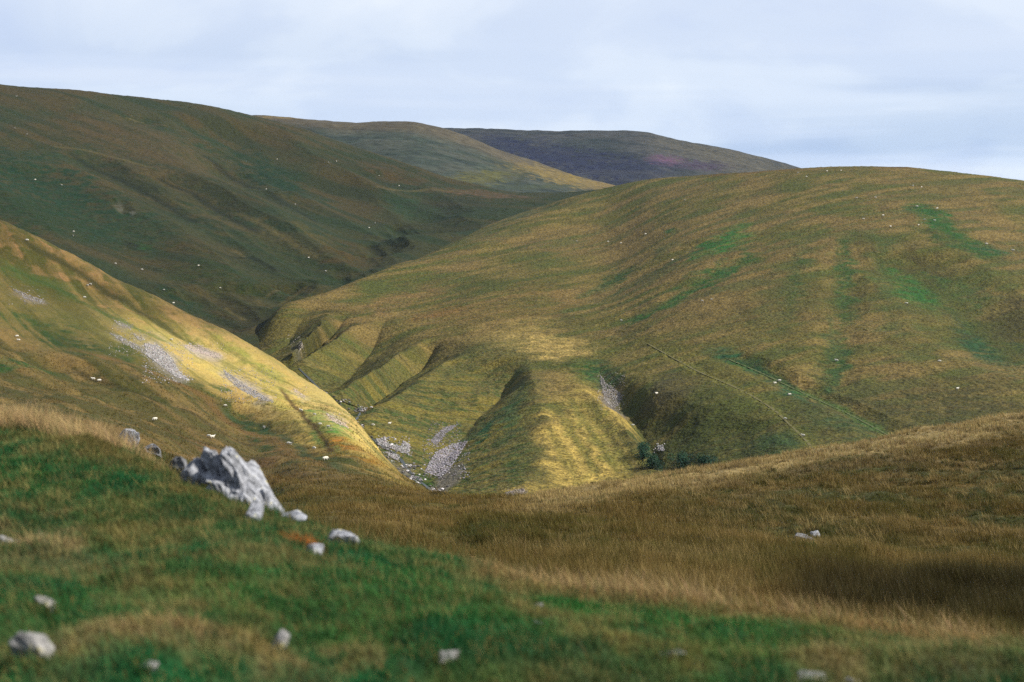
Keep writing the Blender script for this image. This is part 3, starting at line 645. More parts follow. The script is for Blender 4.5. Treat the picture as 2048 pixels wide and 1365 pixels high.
# the green knoll
nk = fbm(NEAR.X / .9, NEAR.Y / .9, 90, 4); nk2 = fbm(NEAR.X / .35, NEAR.Y / .35, 91, 3); nk3 = fbm(NEAR.X / 2.4, NEAR.Y / 2.4, 92, 3)
kc = np.broadcast_to(A(.015, .106, .035), NEAR.X.shape + (3,)).copy()
def kmix(m, c):
    global kc
    m = np.clip(m, 0, 1)[..., None].astype(np.float32); kc = kc * (1 - m) + c * m
kmix(smooth(.50, .62, nk) * .5, A(.085, .105, .032))
kmix(smooth(.56, .66, nk2) * .6, A(.24, .19, .085))
kmix(smooth(.54, .66, 1 - nk2) * .5, A(.008, .045, .018))
kmix(smooth(.55, .70, nk3) * .5, A(.06, .14, .035))
for (x, y, rx, ry, c, k) in [(60,1080,150,70,A(.27,.20,.115),.75),(200,1130,110,40,A(.22,.18,.09),.6),(90,1300,200,70,A(.20,.165,.085),.65),(330,1290,150,60,A(.26,.19,.095),.7),(520,1290,90,60,A(.24,.18,.08),.7),(560,1365,120,50,A(.26,.19,.10),.5),
                             (300,1060,140,50,A(.11,.11,.035),.45),(520,1075,110,40,A(.10,.11,.035),.4),(250,990,160,34,A(.15,.12,.04),.6),(80,960,150,40,A(.03,.10,.026),.6),(760,1180,180,60,A(.04,.13,.03),.6),(870,1270,260,50,A(.03,.12,.03),.7),
                             (640,1230,120,60,A(.035,.105,.03),.6),(1250,1330,240,60,A(.17,.15,.055),.6),(1000,1350,200,40,A(.10,.12,.035),.6),(1500,1330,200,60,A(.05,.12,.03),.6),(1700,1340,160,40,A(.22,.165,.08),.6),(1950,1340,160,40,A(.26,.185,.095),.7),
                             (1130,1240,90,40,A(.25,.185,.085),.6),(1050,1190,60,20,A(.22,.18,.07),.5)]:
    dx = (PX - x + P.jx * 0 + (nk - .5) * rx * 1.6) / rx; dy = (PY - y + (nk2 - .5) * ry * 1.6) / ry
    kmix(min(1, k * .8) * (1 - smooth(.45, 1.15, np.hypot(dx, dy))) * (.55 + .9 * smooth(.38, .58, nk2)), c * (1.15 if c[0] > .15 else 1))
dx = (PX - 606 + (nk2 - .5) * 30) / 46; dy = (PY - 1098 - (PX - 606) * .35) / 11
kmix(.95 * (1 - smooth(.6, 1.2, np.hypot(dx, dy))), A(.30, .10, .03))
# bright turf strip along the right edge of the knoll, straw beyond it
edge = np.interp(PX, [-500, 0, 300, 500, 700, 1000, 1100, 1400, 1700, 2048, 2500], [790, 866, 922, 1008, 1088, 1168, 1188, 1230, 1274, 1312, 1350])
strip = smooth(1040, 1100, PX) * smooth(1620, 1480, PX)
kmix(strip * np.exp(-((PY - edge - 22) / 26) ** 2) * .9, A(.022, .125, .026))
kmix(smooth(900, 1000, PX) * smooth(14, 2, PY - edge) * .9, A(.30, .20, .095))
kmix(smooth(700, 200, PX) * smooth(40, 6, PY - edge) * .7, A(.17, .125, .045))
kc *= .92
kn = (1 - smooth(10.5, 13.5, Y / np.interp(PX, [-500, 0, 500, 1000, 1400, 2048], [1.55, 1.45, 1.15, .92, .9, .88])))[..., None].astype(np.float32)
kd = A(.26, .165, .075)
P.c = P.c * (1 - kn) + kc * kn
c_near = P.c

P = Paint(GREENF, A(.070, .098, .075))  # blue-grey of hazy distance mixed into the grass colour
n = fbm(GREENF.X / 60, GREENF.Y / 30, 100, 5)
P.mix(smooth(.42, .62, n) * .7, A(.125, .135, .11))
P.mix(smooth(.5, .66, 1 - n) * .7, A(.045, .062, .055))
P.mix(smooth(26, 8, GREENF.PY - np.interp(GREENF.PX, *zip(*f1_sky))) * .6, A(.20, .155, .10))  # pale skyline rim: sunlight painted into the colour
for b in [(760,330,170,40,A(.060,.085,.062),.6,15),(960,355,90,16,LIME*.85,.8,-8),(1120,355,110,14,GOLD*.85,.85,15),(1200,372,50,6,STRAW*1.2,.9,5),(1080,372,90,5,A(.09,.115,.06),.7,0),(560,240,50,4,STRAW*1.1,.8,4),(1010,330,60,8,A(.12,.12,.07),.5,25)]:  # straw, gold and lime patches paint the sunlit foot and crest
    P.blob(*b[:4], b[4], b[5], b[6])
P.line([(1052,345),(1040,362),(1030,372)], 5, A(.06, .075, .035), .6)
c_gf = P.c
P = Paint(HEATHF, A(.070, .078, .072))
n = fbm(HEATHF.X / 90, HEATHF.Y / 40, 110, 5)
P.mix(smooth(.45, .6, n) * .6, A(.105, .105, .105))
P.mix(smooth(.5, .64, 1 - n) * .8, A(.035, .045, .05))
for b in [(1150,325,190,38,HEATH_HAZE,.95,10),(1050,300,110,16,HEATH_HAZE*1.0,.8,18),(1180,290,80,12,A(.03,.05,.04),.6,5),(1450,315,160,26,A(.185,.165,.115),.65,15),(1330,322,40,9,A(.22,.11,.20),.75,5),(1400,332,70,8,A(.085,.06,.11),.8,3),(1290,330,60,14,HEATH_HAZE*1.1,.6,5),(1260,345,90,8,A(.055,.06,.085),.7,0)]:
    P.blob(*b[:4], b[4], b[5], b[6])
c_hf = P.c

M_NEAR = ground_mat('rough_pasture', 1.1, .45, .16, .07, .45)
M_RIGHT = ground_mat('tussocky_fell_grass', 1.5, .7, .8, .5, .8, (.65, .8, 1.35))
M_LEFT = ground_mat('shaded_fell_grass', 4.0, 1.5, 1.0, .8, .5, (.5, 1.0, 1.0))
M_FAR = ground_mat('distant_moor', 22.0, 8.0, 6.0, 3.0, .45, (.5, 1.0, 1.0))

NEAR_O = NEAR.build('near_hillside', M_NEAR, c_near, (1 + 1.25 * up * smooth(120, 420, PX))[..., None].reshape(-1, 1))  # extra albedo on the flank stands in for stronger sunlight
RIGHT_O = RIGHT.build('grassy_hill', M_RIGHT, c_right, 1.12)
LEFT_O = LEFT.build('fell', M_LEFT, c_left, .62)  # albedo lowered over the whole fell to deepen its cloud shade
GF_O = GREENF.build('distant_hill', M_FAR, c_gf, .75)
HF_O = HEATHF.build('distant_hill', M_FAR, c_hf, .8)
# the land everything stands on, out to the horizon
def land():
    g = np.concatenate([-np.geomspace(24000, 300, 30), np.linspace(-200, 200, 5), np.geomspace(300, 24000, 30)])
    X, Y = np.meshgrid(g, g + 1500)
    Z = -165 + 26 * (fbm(X / 900, Y / 900, 120, 4) - .5)
    Z += -40 * smooth(1500, 4500, np.hypot(X, Y - 1500))
    V = np.stack([X, Y, Z], -1).reshape(-1, 3); F = grid_faces(len(g), len(g))
    o = mesh_from('ground', V, F.ravel(), np.full(len(F), 4), M_FAR, np.broadcast_to(A(.09, .10, .045), V.shape))
    tag(o, kind='structure')
land()

# ------------------------------------------------------------------ grass that stands up from the ground
def vis_mask(S):
    q = project(S.X, S.Y, S.Z)[1]
    run = np.minimum.accumulate(q, axis=0)
    return q <= run + 4, q
def blades(name, pos, hgt, wid, col, lean, seg2, label, tipk=1.25, gain=1.15):
    """tapering bent blades; pos N,3 ... one mesh"""
    n = len(pos); a = rng.uniform(0, 2 * math.pi, n); la = rng.uniform(0, 2 * math.pi, n)
    w = np.stack([np.cos(a), np.sin(a), np.zeros(n)], -1) * (wid / 2)[:, None]
    ln = np.stack([np.cos(la), np.sin(la), np.zeros(n)], -1) * (lean * hgt)[:, None] + np.array([-.12, 0, 0]) * hgt[:, None]
    up = np.array([0, 0, 1.0]) * hgt[:, None]
    pos = pos - np.array([0, 0, .02]) * (hgt[:, None] / .1).clip(0, 2)
    if seg2:
        V = np.stack([pos - w, pos + w, pos + up * .6 + ln * .35 - w * .7, pos + up * .6 + ln * .35 + w * .7, pos + up * .92 + ln], 1)
        c = np.stack([col * .75, col * .75, col, col, col * tipk], 1)
        b = (np.arange(n) * 5)[:, None]
        quad = b + np.array([[0, 1, 3, 2]]); tri = b + np.array([[2, 3, 4]])
        F = np.concatenate([quad.ravel(), tri.ravel()]); sz = np.concatenate([np.full(n, 4), np.full(n, 3)])
    else:
        V = np.stack([pos - w, pos + w, pos + up + ln], 1); c = np.stack([col * .8, col * .8, col * tipk], 1)
        F = np.arange(n * 3); sz = np.full(n, 3)
    o = mesh_from(name, V.reshape(-1, 3), F, sz, M_GRASS, sat(c.reshape(-1, 3)) * ALB * gain)
    tag(o, label, 'grass', kind='stuff')
    return o
def scatter(S, w, n, cols):
    """n random points on the surface, weight per cell"""
    w = w.ravel().astype(float); w /= w.sum()
    cell = rng.choice(len(w), n, p=w); i, j = np.divmod(cell, S.nc - 1)
    a = rng.random(n); b = rng.random(n)
    def lerp(A_):
        A_ = A_ if A_.ndim == 3 else A_[..., None]
        a_, b_ = a[:, None], b[:, None]
        return (A_[i, j] * (1 - a_) + A_[i, j + 1] * a_) * (1 - b_) + (A_[i + 1, j] * (1 - a_) + A_[i + 1, j + 1] * a_) * b_
    P3 = lerp(np.stack([S.X, S.Y, S.Z], -1))
    return P3, lerp(cols), lerp(np.stack([S.PX, S.PY], -1))

def cellavg(M): return (M[:-1, :-1] + M[1:, :-1] + M[:-1, 1:] + M[1:, 1:]) / 4
vis, q = vis_mask(NEAR)
vis = cellavg(vis.astype(float)) > .4
cx_ = cellavg(NEAR.PX); cy_ = cellavg(NEAR.Y)
dx = NEAR.X[:-1, 1:] - NEAR.X[:-1, :-1]; dy = NEAR.Y[1:, :-1] - NEAR.Y[:-1, :-1]
area = np.abs(dx * dy)
inx = (cx_ > -90) & (cx_ < 2140)
ker = np.interp(cx_, [-500, 0, 500, 1000, 1400, 2048], [16.5, 16, 12, 9.8, 9.3, 9.1])
def straw_of(c): return smooth(.95, 1.35, c[:, 0] / (c[:, 1] + 1e-6))
# close turf of the knoll
w = area * (cy_ > 3.6) * (cy_ < ker * 1.08) * inx / cy_ ** .6
Pk, Ck, Xk = scatter(NEAR, w, 260000, c_near)
st = straw_of(Ck); edge_k = np.interp(Xk[:, 0], [-500, 0, 300, 500, 700, 1000, 1100, 1400, 1700, 2048, 2500], [790, 866, 922, 1008, 1088, 1168, 1188, 1230, 1274, 1312, 1350])
h = rng.uniform(.035, .085, len(Pk)) * (.9 + .7 * st * rng.random(len(Pk)) ** 2)
Ck = Ck * rng.uniform(.65, 1.35, (len(Ck), 1)) * (1 + rng.normal(0, .07, Ck.shape))
dry = rng.random(len(Ck)) < .10
Ck[dry] = A(.20, .15, .06) * rng.uniform(.5, 1.2, (dry.sum(), 1))
blades('turf_grass', Pk, h, rng.uniform(.003, .0065, len(Pk)), Ck.astype(np.float32).clip(0, 1), rng.uniform(.2, .8, len(Pk)), True, 'short deep green turf with dry flecks covering the near knoll', gain=1.9)
# straw along the rim of the knoll and in the dip behind it
w = area * (cy_ > ker * .93) * (cy_ < ker * 1.6) * inx * (.25 + smooth(850, 1050, cx_) + 1.6 * smooth(380, 150, cx_)) * (.15 + smooth(.42, .62, cellavg(fbm(NEAR.X / .8, NEAR.Y / .8, 140, 3))))
Pk, Ck, Xk = scatter(NEAR, w, 80000, c_near)
h = rng.uniform(.12, .30, len(Pk)) * np.interp(Xk[:, 0], [-100, 60, 250, 420, 900, 1100, 2100], [1.2, 1.5, 1.2, .3, .5, .85, 1.0])
blades('straw_grass', Pk, h, rng.uniform(.0025, .005, len(Pk)), (A(.27, .20, .108) * rng.uniform(.55, 1.35, (len(Pk), 1)) * (1 + rng.normal(0, .06, (len(Pk), 3)))).astype(np.float32).clip(0, 1),
       rng.uniform(.2, .7, len(Pk)), True, 'tall pale straw grass along the rim of the green knoll', gain=2.7)
# rough grass of the brown shoulder and the bowl
qa = np.abs(q[1:, :-1] - q[:-1, :-1]) * np.abs(NEAR.PX[:-1, 1:] - NEAR.PX[:-1, :-1])
w = qa * vis * (cy_ > 16) * (cy_ < 440) * inx * np.where(cy_ > 150, .5, 1.0)
Pk, Ck, Xk = scatter(NEAR, w, 170000, c_near)
k = 3; Pk = np.repeat(Pk, k, 0); Ck = np.repeat(Ck, k, 0); Xk = np.repeat(Xk, k, 0); D = Pk[:, 1]
Pk = Pk + np.concatenate([rng.normal(0, .10, (len(Pk), 2)), np.zeros((len(Pk), 1))], 1)
patch = fbm(Pk[:, 0] / 3.5, Pk[:, 1] / 3.5, 141, 3)
h = rng.uniform(.16, .42, len(Pk)) * (.55 + .9 * smooth(.35, .65, patch)); h = np.where(straw_of(Ck) < .3, h * .6, h)
shade_h = smooth(1500, 1650, Xk[:, 0]) * smooth(46, 38, D); h = h * (1 + .7 * shade_h)
tone = rng.uniform(.55, 1.5, (len(Pk), 1)); 
Ck = Ck * tone * (1 + rng.normal(0, .06, Ck.shape))
pale = (rng.random(len(Ck)) < .13) & (shade_h < .3); Ck[pale] = Ck[pale] * .4 + A(.24, .17, .075) * .6
blades('moor_grass', Pk, h, np.maximum(.004, D * .00036), Ck.astype(np.float32).clip(0, 1), rng.uniform(.15, .6, len(Pk)), False, 'rough brown and olive moor grass on the shoulder beyond the knoll', 1.35, gain=1.35)

# the hollow behind the rim, out of sight from the knoll top
wh = area * (~vis) * (cy_ > ker * .95) * (cy_ < 60) * inx / cy_ ** .7
Ph, Ch, Xh = scatter(NEAR, wh, 90000, c_near)
blades('hollow_grass', Ph, rng.uniform(.14, .34, len(Ph)), np.maximum(.004, Ph[:, 1] * .0005), (Ch * rng.uniform(.6, 1.45, (len(Ch), 1))).astype(np.float32).clip(0, 1), rng.uniform(.2, .7, len(Ph)), False, 'rough grass in the hollow behind the straw rim', 1.3, 1.35)
# tussocks: fountains of longer blades
def tussocks(name, S, w, n, per, hmin, hmax, wk, col, label, gain):
    Pt, Ct, Xt = scatter(S, w, n, c_near)
    r_ = rng.uniform(.6, 1.3, n); tone = rng.uniform(.6, 1.4, (n, 1))
    ci = np.repeat(np.arange(n), per); m = len(ci)
    hh = rng.uniform(hmin, hmax, m) * r_[ci]
    off = rng.normal(0, .33, (m, 2)) * hh[:, None]
    P_ = Pt[ci] + np.concatenate([off, np.zeros((m, 1))], 1)
    c = (Ct[ci] * .25 + col * .75) * tone[ci] * rng.uniform(.7, 1.35, (m, 1))
    return blades(name, P_, hh, np.maximum(.0035, P_[:, 1] * wk), c.astype(np.float32).clip(0, 1), rng.uniform(.3, .95, m), False, label, 1.45, gain)
wt = qa * vis * (cy_ > 18) * (cy_ < 150) * inx * (cx_ > 700) * (smooth(900, 1300, cx_) + .35) * (.2 + smooth(.45, .62, cellavg(fbm(NEAR.X / 6, NEAR.Y / 6, 142, 3)))) * np.where((cx_ > 1500) & (cy_ < 40), .15, 1)
tussocks('tussock_grass', NEAR, wt, 2600, 26, .28, .55, .00034, A(.25, .185, .085), 'pale straw tussocks dotted over the brown shoulder', 1.5)
wt2 = qa * vis * (cy_ > 20) * (cy_ < 140) * inx * (cx_ > 900) * (.05 + smooth(.5, .62, cellavg(fbm(NEAR.X / 7, NEAR.Y / 9, 143, 3))))
tussocks('rush_grass', NEAR, wt2, 4200, 24, .14, .32, .00036, A(.045, .062, .018), 'dark green rushes and low bilberry patches on the shoulder', 1.2)
wk_ = area * (cy_ > 4) * (cy_ < ker) * inx
tussocks('tuft_grass', NEAR, wk_, 480, 30, .07, .17, .0006, A(.20, .165, .07), 'dry bleached tufts standing in the green turf', 1.6)
tussocks('moss_grass', NEAR, wk_, 1300, 30, .05, .12, .0006, A(.016, .075, .026), 'dark lush tufts standing in the green turf', 1.6)

# ------------------------------------------------------------------ rocks
import bmesh
def ico(sub):
    bm = bmesh.new(); bmesh.ops.create_icosphere(bm, subdivisions=sub, radius=1)
    V = np.array([v.co[:] for v in bm.verts]); F = np.array([[v.index for v in f.verts] for f in bm.faces]); bm.free(); return V, F
ICO = {k: ico(k) for k in (1, 2, 4, 5)}
M_ROCK = rock_mat('grey_lichened_rock', (.045, .048, .056), (.24, .25, .285), scale=13.0, lich=.63)
M_ROCKS = rock_mat('weathered_stone', (.07, .07, .072), (.23, .225, .225), scale=16.0, lich=.6)
M_ROCKD = rock_mat('dark_rock', (.025, .026, .03), (.13, .135, .15))
def rock_shape(seed, sub=5, planes=9, box=(1, 1, 1), sharp=34, rough_=.12):
    r = np.random.default_rng(seed); V, F = ICO[sub]
    n = r.normal(size=(planes, 3)); n /= np.linalg.norm(n, axis=1)[:, None]
    n = np.concatenate([n, np.eye(3), -np.eye(3)]); d = np.concatenate([r.uniform(.50, .92, planes), np.full(6, .92)])
    t = d[None] / np.maximum(V @ n.T, .05)
    rad = -np.log(np.exp(-sharp * np.minimum(t, 3)).sum(1)) / sharp
    P = V * rad[:, None]
    u = P * 3.1 + seed * 1.7
    nz = fbm(u[:, 0] + u[:, 2] * .7, u[:, 1] - u[:, 2] * .6, seed, 4) - .5
    crack = -np.clip(.06 - np.abs(fbm(u[:, 0] * .8 + u[:, 2], u[:, 1] * .8 + u[:, 2] * .5, seed + 5, 3) - .5), 0, 1) * 1.6
    P = P * (1 + rough_ * 2.4 * nz + rough_ * 6 * .35 * crack)[:, None]
    return P * np.array(box), F
def rot(rx, ry, rz):
    cx, sx, cy, sy, cz, sz = math.cos(rx), math.sin(rx), math.cos(ry), math.sin(ry), math.cos(rz), math.sin(rz)
    return np.array([[cz, -sz, 0], [sz, cz, 0], [0, 0, 1]]) @ np.array([[cy, 0, sy], [0, 1, 0], [-sy, 0, cy]]) @ np.array([[1, 0, 0], [0, cx, -sx], [0, sx, cx]])
def place_rock(name, px, py, w, h, label, seed, roll=0.0, depth=None, mat=None, parent=None, thick=.8, planes=9, base=.30, turn=0.0, sub=5):
    """a rock of w x h picture pixels at the given place, standing on the near hillside"""
    hp = NEAR.hit(px, py + h * base); D = depth or hp[1]
    a, f, u = ray(px, py); c = np.array([a / f * D, D, u / f * D]); k = D / FPX / CP
    P, F = rock_shape(seed, sub, planes, (w * k / 1.72, max(w, h) * k * thick / 1.72, h * k / 1.72))
    P = P @ rot(0, math.radians(roll), 0).T @ rot(0, 0, math.radians(turn)).T
    o = mesh_from(name, P, F.ravel(), np.full(len(F), 3), mat or M_ROCK, smooth_=False)
    o.location = c if parent is None else c - np.array(parent.location)
    if parent is not None: o.parent = parent
    else: tag(o, label, 'rock')
    return o
G_R = 'rocks in the turf of the knoll'
oc = bpy.data.objects.new('rock_outcrop', None); COL.objects.link(oc)
hp = NEAR.hit(480, 1012); oc.location = hp
tag(oc, 'largest pale grey outcrop of leaning slabs on the knoll rim', 'rock')
D0 = hp[1]
for i, (px, py, w, h, roll, dd, th, sd) in enumerate([
    (430, 928, 56, 46, 22, .10, .8, 11), (466, 946, 96, 34, 60, .06, .8, 12), (494, 956, 124, 34, 55, .10, .8, 13), (522, 980, 112, 28, 52, .14, .8, 53), (460, 976, 92, 38, 50, .0, .8, 14),
    (486, 1000, 74, 32, 46, -.08, .8, 15), (446, 986, 56, 34, 32, -.05, .8, 16), (540, 1008, 62, 22, 48, .02, .8, 17), (414, 954, 30, 26, 10, .0, .8, 54), (508, 1000, 70, 30, 54, -.04, .8, 55)]):
    place_rock('slab', px, py, w, h, None, sd, roll, D0 + dd, parent=oc, thick=th, planes=8)
rocks = [
 (253, 886, 48, 50, 'upright grey rock at the top of the row on the knoll rim', 21, 10, None, .7),
 (304, 903, 36, 30, 'low dark topped grey rock beside the upright grey rock', 22, 0, M_ROCKD, .8),
 (356, 939, 40, 42, 'dark pointed rock left of the large slab outcrop', 23, -25, M_ROCKD, .8),
 (386, 952, 44, 64, 'blunt pale rock wedged between the dark pointed rock and the outcrop', 24, 25, None, .8),
 (508, 1032, 42, 52, 'square white stone in turf just below the large outcrop', 25, 5, None, .8),
 (588, 1037, 52, 26, 'rounded grey stone at the lower right foot of the outcrop', 26, -12, None, .9),
 (681, 1081, 66, 30, 'flat wedge shaped grey slab lying at the straw edge', 27, 3, None, .9),
 (628, 1103, 46, 24, 'pale stone in the rust brown earth scar', 28, 10, None, .9),
 (20, 1088, 46, 30, 'low blue grey stone in dry turf furthest left on the knoll', 29, 0, None, .9),
 (92, 1208, 54, 26, 'long low pale stone in dark turf near the tall leaning stone', 30, 22, None, .8),
 (62, 1302, 58, 84, 'tall white stone leaning in the turf of the lower knoll', 31, -28, None, .7),
 (562, 1290, 34, 44, 'small blue grey stone at the end of a dry tussock', 32, 30, None, .8),
 (898, 1317, 36, 30, 'single small white stone in plain green turf', 33, 0, None, .9),
 (1621, 1353, 60, 30, 'domed pale stone in the straw flecked turf at the bottom', 34, 4, None, .9),
 (1345, 1308, 60, 13, 'thin flat stone flush with the turf beside straw', 35, 0, None, .7),
 (1076, 1214, 18, 13, 'tiny white stone at the start of the bright green strip', 36, 0, None, .9),
 (1077, 1250, 20, 13, 'tiny pale stone in dry grass under the bright green strip', 37, 15, None, .9),
 (1702, 1363, 34, 12, 'sliver of pale stone right of the domed pale stone', 38, 0, None, .9),
 (296, 1333, 36, 22, 'small pinkish stone in the dry turf of the lower knoll', 39, 10, None, .9),
 (1607, 1078, 46, 18, 'grey boulder alone on the brown shoulder', 40, 6, M_ROCKD, .9),
]
for px, py, w, h, lab, sd, roll, mt, th in rocks:
    place_rock('boulder' if sd == 40 else 'rock', px, py, w, h, lab, sd, roll, None, mt or (M_ROCKS if sd > 28 else None), None, th)
place_rock('rock', 1632, 1072, 22, 15, 'small pale rock touching the grey boulder on the brown shoulder', 41, -10)

# grass growing up round the feet of the rocks
def skirts():
    P_, H_ = [], []
    foot = [(px, py + h * .36, w) for px, py, w, h, *_ in rocks if h > 12] + [(440, 992, 90), (478, 1012, 70), (520, 1022, 60), (545, 1022, 50)]
    for px, py, w in foot:
        for _ in range(int(3.2 * w)):
            P_.append(NEAR.hit(px + rng.uniform(-.6, .6) * w, py + rng.normal(2, 4) + abs(rng.normal(0, 3)))); H_.append(rng.uniform(.04, .11))
    P_ = np.array(P_); H_ = np.array(H_)
    H_ = np.where(P_[:, 1] > 40, H_ * 3, H_)
    c = np.where(rng.random((len(P_), 1)) < .45, A(.12, .11, .035), A(.018, .085, .028)) * rng.uniform(.6, 1.4, (len(P_), 1))
    blades('fringe_grass', P_, H_, np.maximum(.004, P_[:, 1] * .0006), c.astype(np.float32), rng.uniform(.2, .8, len(P_)), False, 'longer grass growing round the feet of the rocks', 1.3, 1.7)
skirts()

# ------------------------------------------------------------------ scree: loose stones
SURF = {'N': NEAR, 'R': RIGHT, 'L': LEFT, 'G': GREENF, 'H': HEATHF}
M_SCREE = attr_mat('scree_stone', .9)
def scree(S, polys, n, smin, smax, col, label, name='scree'):
    Vs, Fs, Cs = [], [], []; off = 0
    V0, F0 = ICO[1]
    ar = [abs(sum(p[i][0] * p[i - 1][1] - p[i - 1][0] * p[i][1] for i in range(len(p)))) / 2 for p in polys]
    for p, a_ in zip(polys, ar):
        p = np.array(p, float); m = int(1.7 * n * a_ / sum(ar)); got = 0
        lo, hi = p.min(0), p.max(0)
        while got < m:
            x, y = rng.uniform(lo[0] - 4, hi[0] + 4), rng.uniform(lo[1] - 3, hi[1] + 3)
            ins = in_poly(p, np.array([x]), np.array([y]))[0]
            if not ins and rng.random() > .05: continue
            got += 1
            h = SURF[S].hit(x, y); s = .8 * smin * (smax / smin) ** (rng.random() ** 1.6)
            P = V0 * (1 + rng.uniform(-.28, .28, (len(V0), 1))) * np.array([1, rng.uniform(.7, 1.1), rng.uniform(.45, .8)]) * s / 2
            P = P @ rot(rng.uniform(-.4, .4), rng.uniform(-.4, .4), rng.uniform(0, 6.3)).T + h + np.array([0, 0, s * .12])
            Vs.append(P); Fs.append(F0 + off); off += len(V0)
            Cs.append(np.broadcast_to(col * rng.uniform(.55, 1.3) * (1 + rng.normal(0, .03, 3)), P.shape))
    F = np.concatenate(Fs)
    o = mesh_from(name, np.concatenate(Vs), F.ravel(), np.full(len(F), 3), M_SCREE, np.concatenate(Cs).clip(0, 1), smooth_=False)
    tag(o, label, 'scree', kind='stuff')
LIL = A(.205, .195, .195)
scree('N', [[(288,688),(315,690),(345,718),(356,740),(382,764),(352,755),(325,735),(294,712)]], 1500, .35, .85, LIL * 1.1, 'brightest white scree patch on the sunlit slope')
scree('N', [[(218,666),(240,672),(300,706),(296,712),(250,690)], [(228,640),(258,652),(262,660),(235,650)], [(262,664),(290,680),(280,684)]], 420, .3, .7, LIL, 'thin broken streaks of pale stones above the bright scree')
scree('N', [[(20,576),(45,585),(90,602),(86,608),(50,598)]], 220, .3, .8, LIL * .8, 'small stony scar at the top of the sunlit band')
scree('N', [[(362,690),(398,690),(446,712),(430,717),(390,705)]], 420, .25, .55, A(.36, .29, .27), 'pinkish stone spill beside the brown ridge grass')
scree('N', [[(445,738),(478,762),(548,804),(522,802),(480,780),(452,756)]], 900, .3, .7, LIL * .95, 'long grey scree tongue pointing at the stream')
scree('N', [[(586,776),(612,794),(606,797),(588,784)], [(648,824),(692,848),(698,858),(668,846)]], 300, .25, .55, A(.34, .28, .25), 'two small pinkish stone patches above the stream')
scree('R', [[(848,944),(870,906),(905,888),(936,882),(916,914),(896,944),(880,956)]], 1300, .35, .9, A(.18, .168, .19), 'wide lilac scree fan at the foot of the gully')
scree('R', [[(860,882),(886,856),(918,848),(892,868),(872,892)]], 550, .3, .7, A(.14, .13, .145), 'narrow dark scree strip above the wide fan')
scree('R', [[(752,878),(772,876),(770,886),(800,893),(806,882),(820,890),(818,912),(806,905),(770,895),(756,892)], [(772,905),(800,912),(795,922),(780,916)]], 620, .35, 1.1, A(.20, .19, .195), 'ring of tumbled grey stones beside the stream')
scree('R', [[(1199,748),(1212,766),(1226,776),(1246,790),(1238,812),(1226,818),(1210,802),(1204,780)]], 700, .3, .7, A(.20, .185, .18), 'grey scree in the shaded gully head')
scree('R', [[(1312,892),(1326,890),(1330,902),(1318,904)]], 80, .3, .7, A(.25, .24, .25), 'small stone spill near the dark gully bushes')
scree('R', [[(582,690),(600,672),(592,676),(578,692)], [(596,694),(604,682),(606,696),(598,704)]], 120, .3, .6, A(.30, .27, .24), 'pale stony track on the first shaded spur')
scree('R', [[(1010,985),(1048,978),(1052,986),(1015,996)]], 160, .35, .9, A(.15, .13, .12), 'dark stones in the bank under the golden spur')

# ------------------------------------------------------------------ the stream in the valley bottom
def ribbon(name, S, pts, w, mat, lift, cols=None):
    xs = np.array(pts, float); L = np.concatenate([[0], np.cumsum(np.hypot(*np.diff(xs, axis=0).T))])
    t = np.linspace(0, L[-1], int(L[-1] / 3)); q_ = pchip(L, xs, t)
    C_ = np.array([SURF[S].hit(*p) for p in q_])
    for _ in range(3): C_[1:-1] = (C_[:-2] + C_[1:-1] * 2 + C_[2:]) / 4
    T_ = np.gradient(C_, axis=0); T_[:, 2] = 0; T_ /= np.linalg.norm(T_, axis=1)[:, None] + 1e-9
    nrm = np.stack([-T_[:, 1], T_[:, 0], np.zeros(len(T_))], -1)
    ww = w * (.6 + .8 * fbm(t / 9, t * 0, 150, 2))[:, None]
    V = np.stack([C_ - nrm * ww, C_ - nrm * ww * .4, C_ + nrm * ww * .4, C_ + nrm * ww], 1) + np.array([0, 0, lift])
    F = grid_faces(len(t), 4)
    return mesh_from(name, V.reshape(-1, 3), F.ravel(), np.full(len(F), 4), mat), C_
m_w, N_, L_ = new_mat('stream_water')
b_ = N_['Principled BSDF']; b_.inputs['Base Color'].default_value = (.02, .024, .02, 1); b_.inputs['Roughness'].default_value = .35; b_.inputs['Specular IOR Level'].default_value = .25
nz = N_.new('ShaderNodeTexNoise'); nz.inputs['Scale'].default_value = 2.2
bp_ = N_.new('ShaderNodeBump'); bp_.inputs['Distance'].default_value = .15; L_.new(nz.outputs['Fac'], bp_.inputs['Height']); L_.new(bp_.outputs[0], b_.inputs['Normal'])
stream, SC_ = ribbon('stream', 'R', [(598,738),(630,770),(652,792),(690,806),(722,822),(708,852),(735,872),(765,892),(800,918),(815,940),(832,957),(868,986)], .45, m_w, .12)
tag(stream, kind='structure')
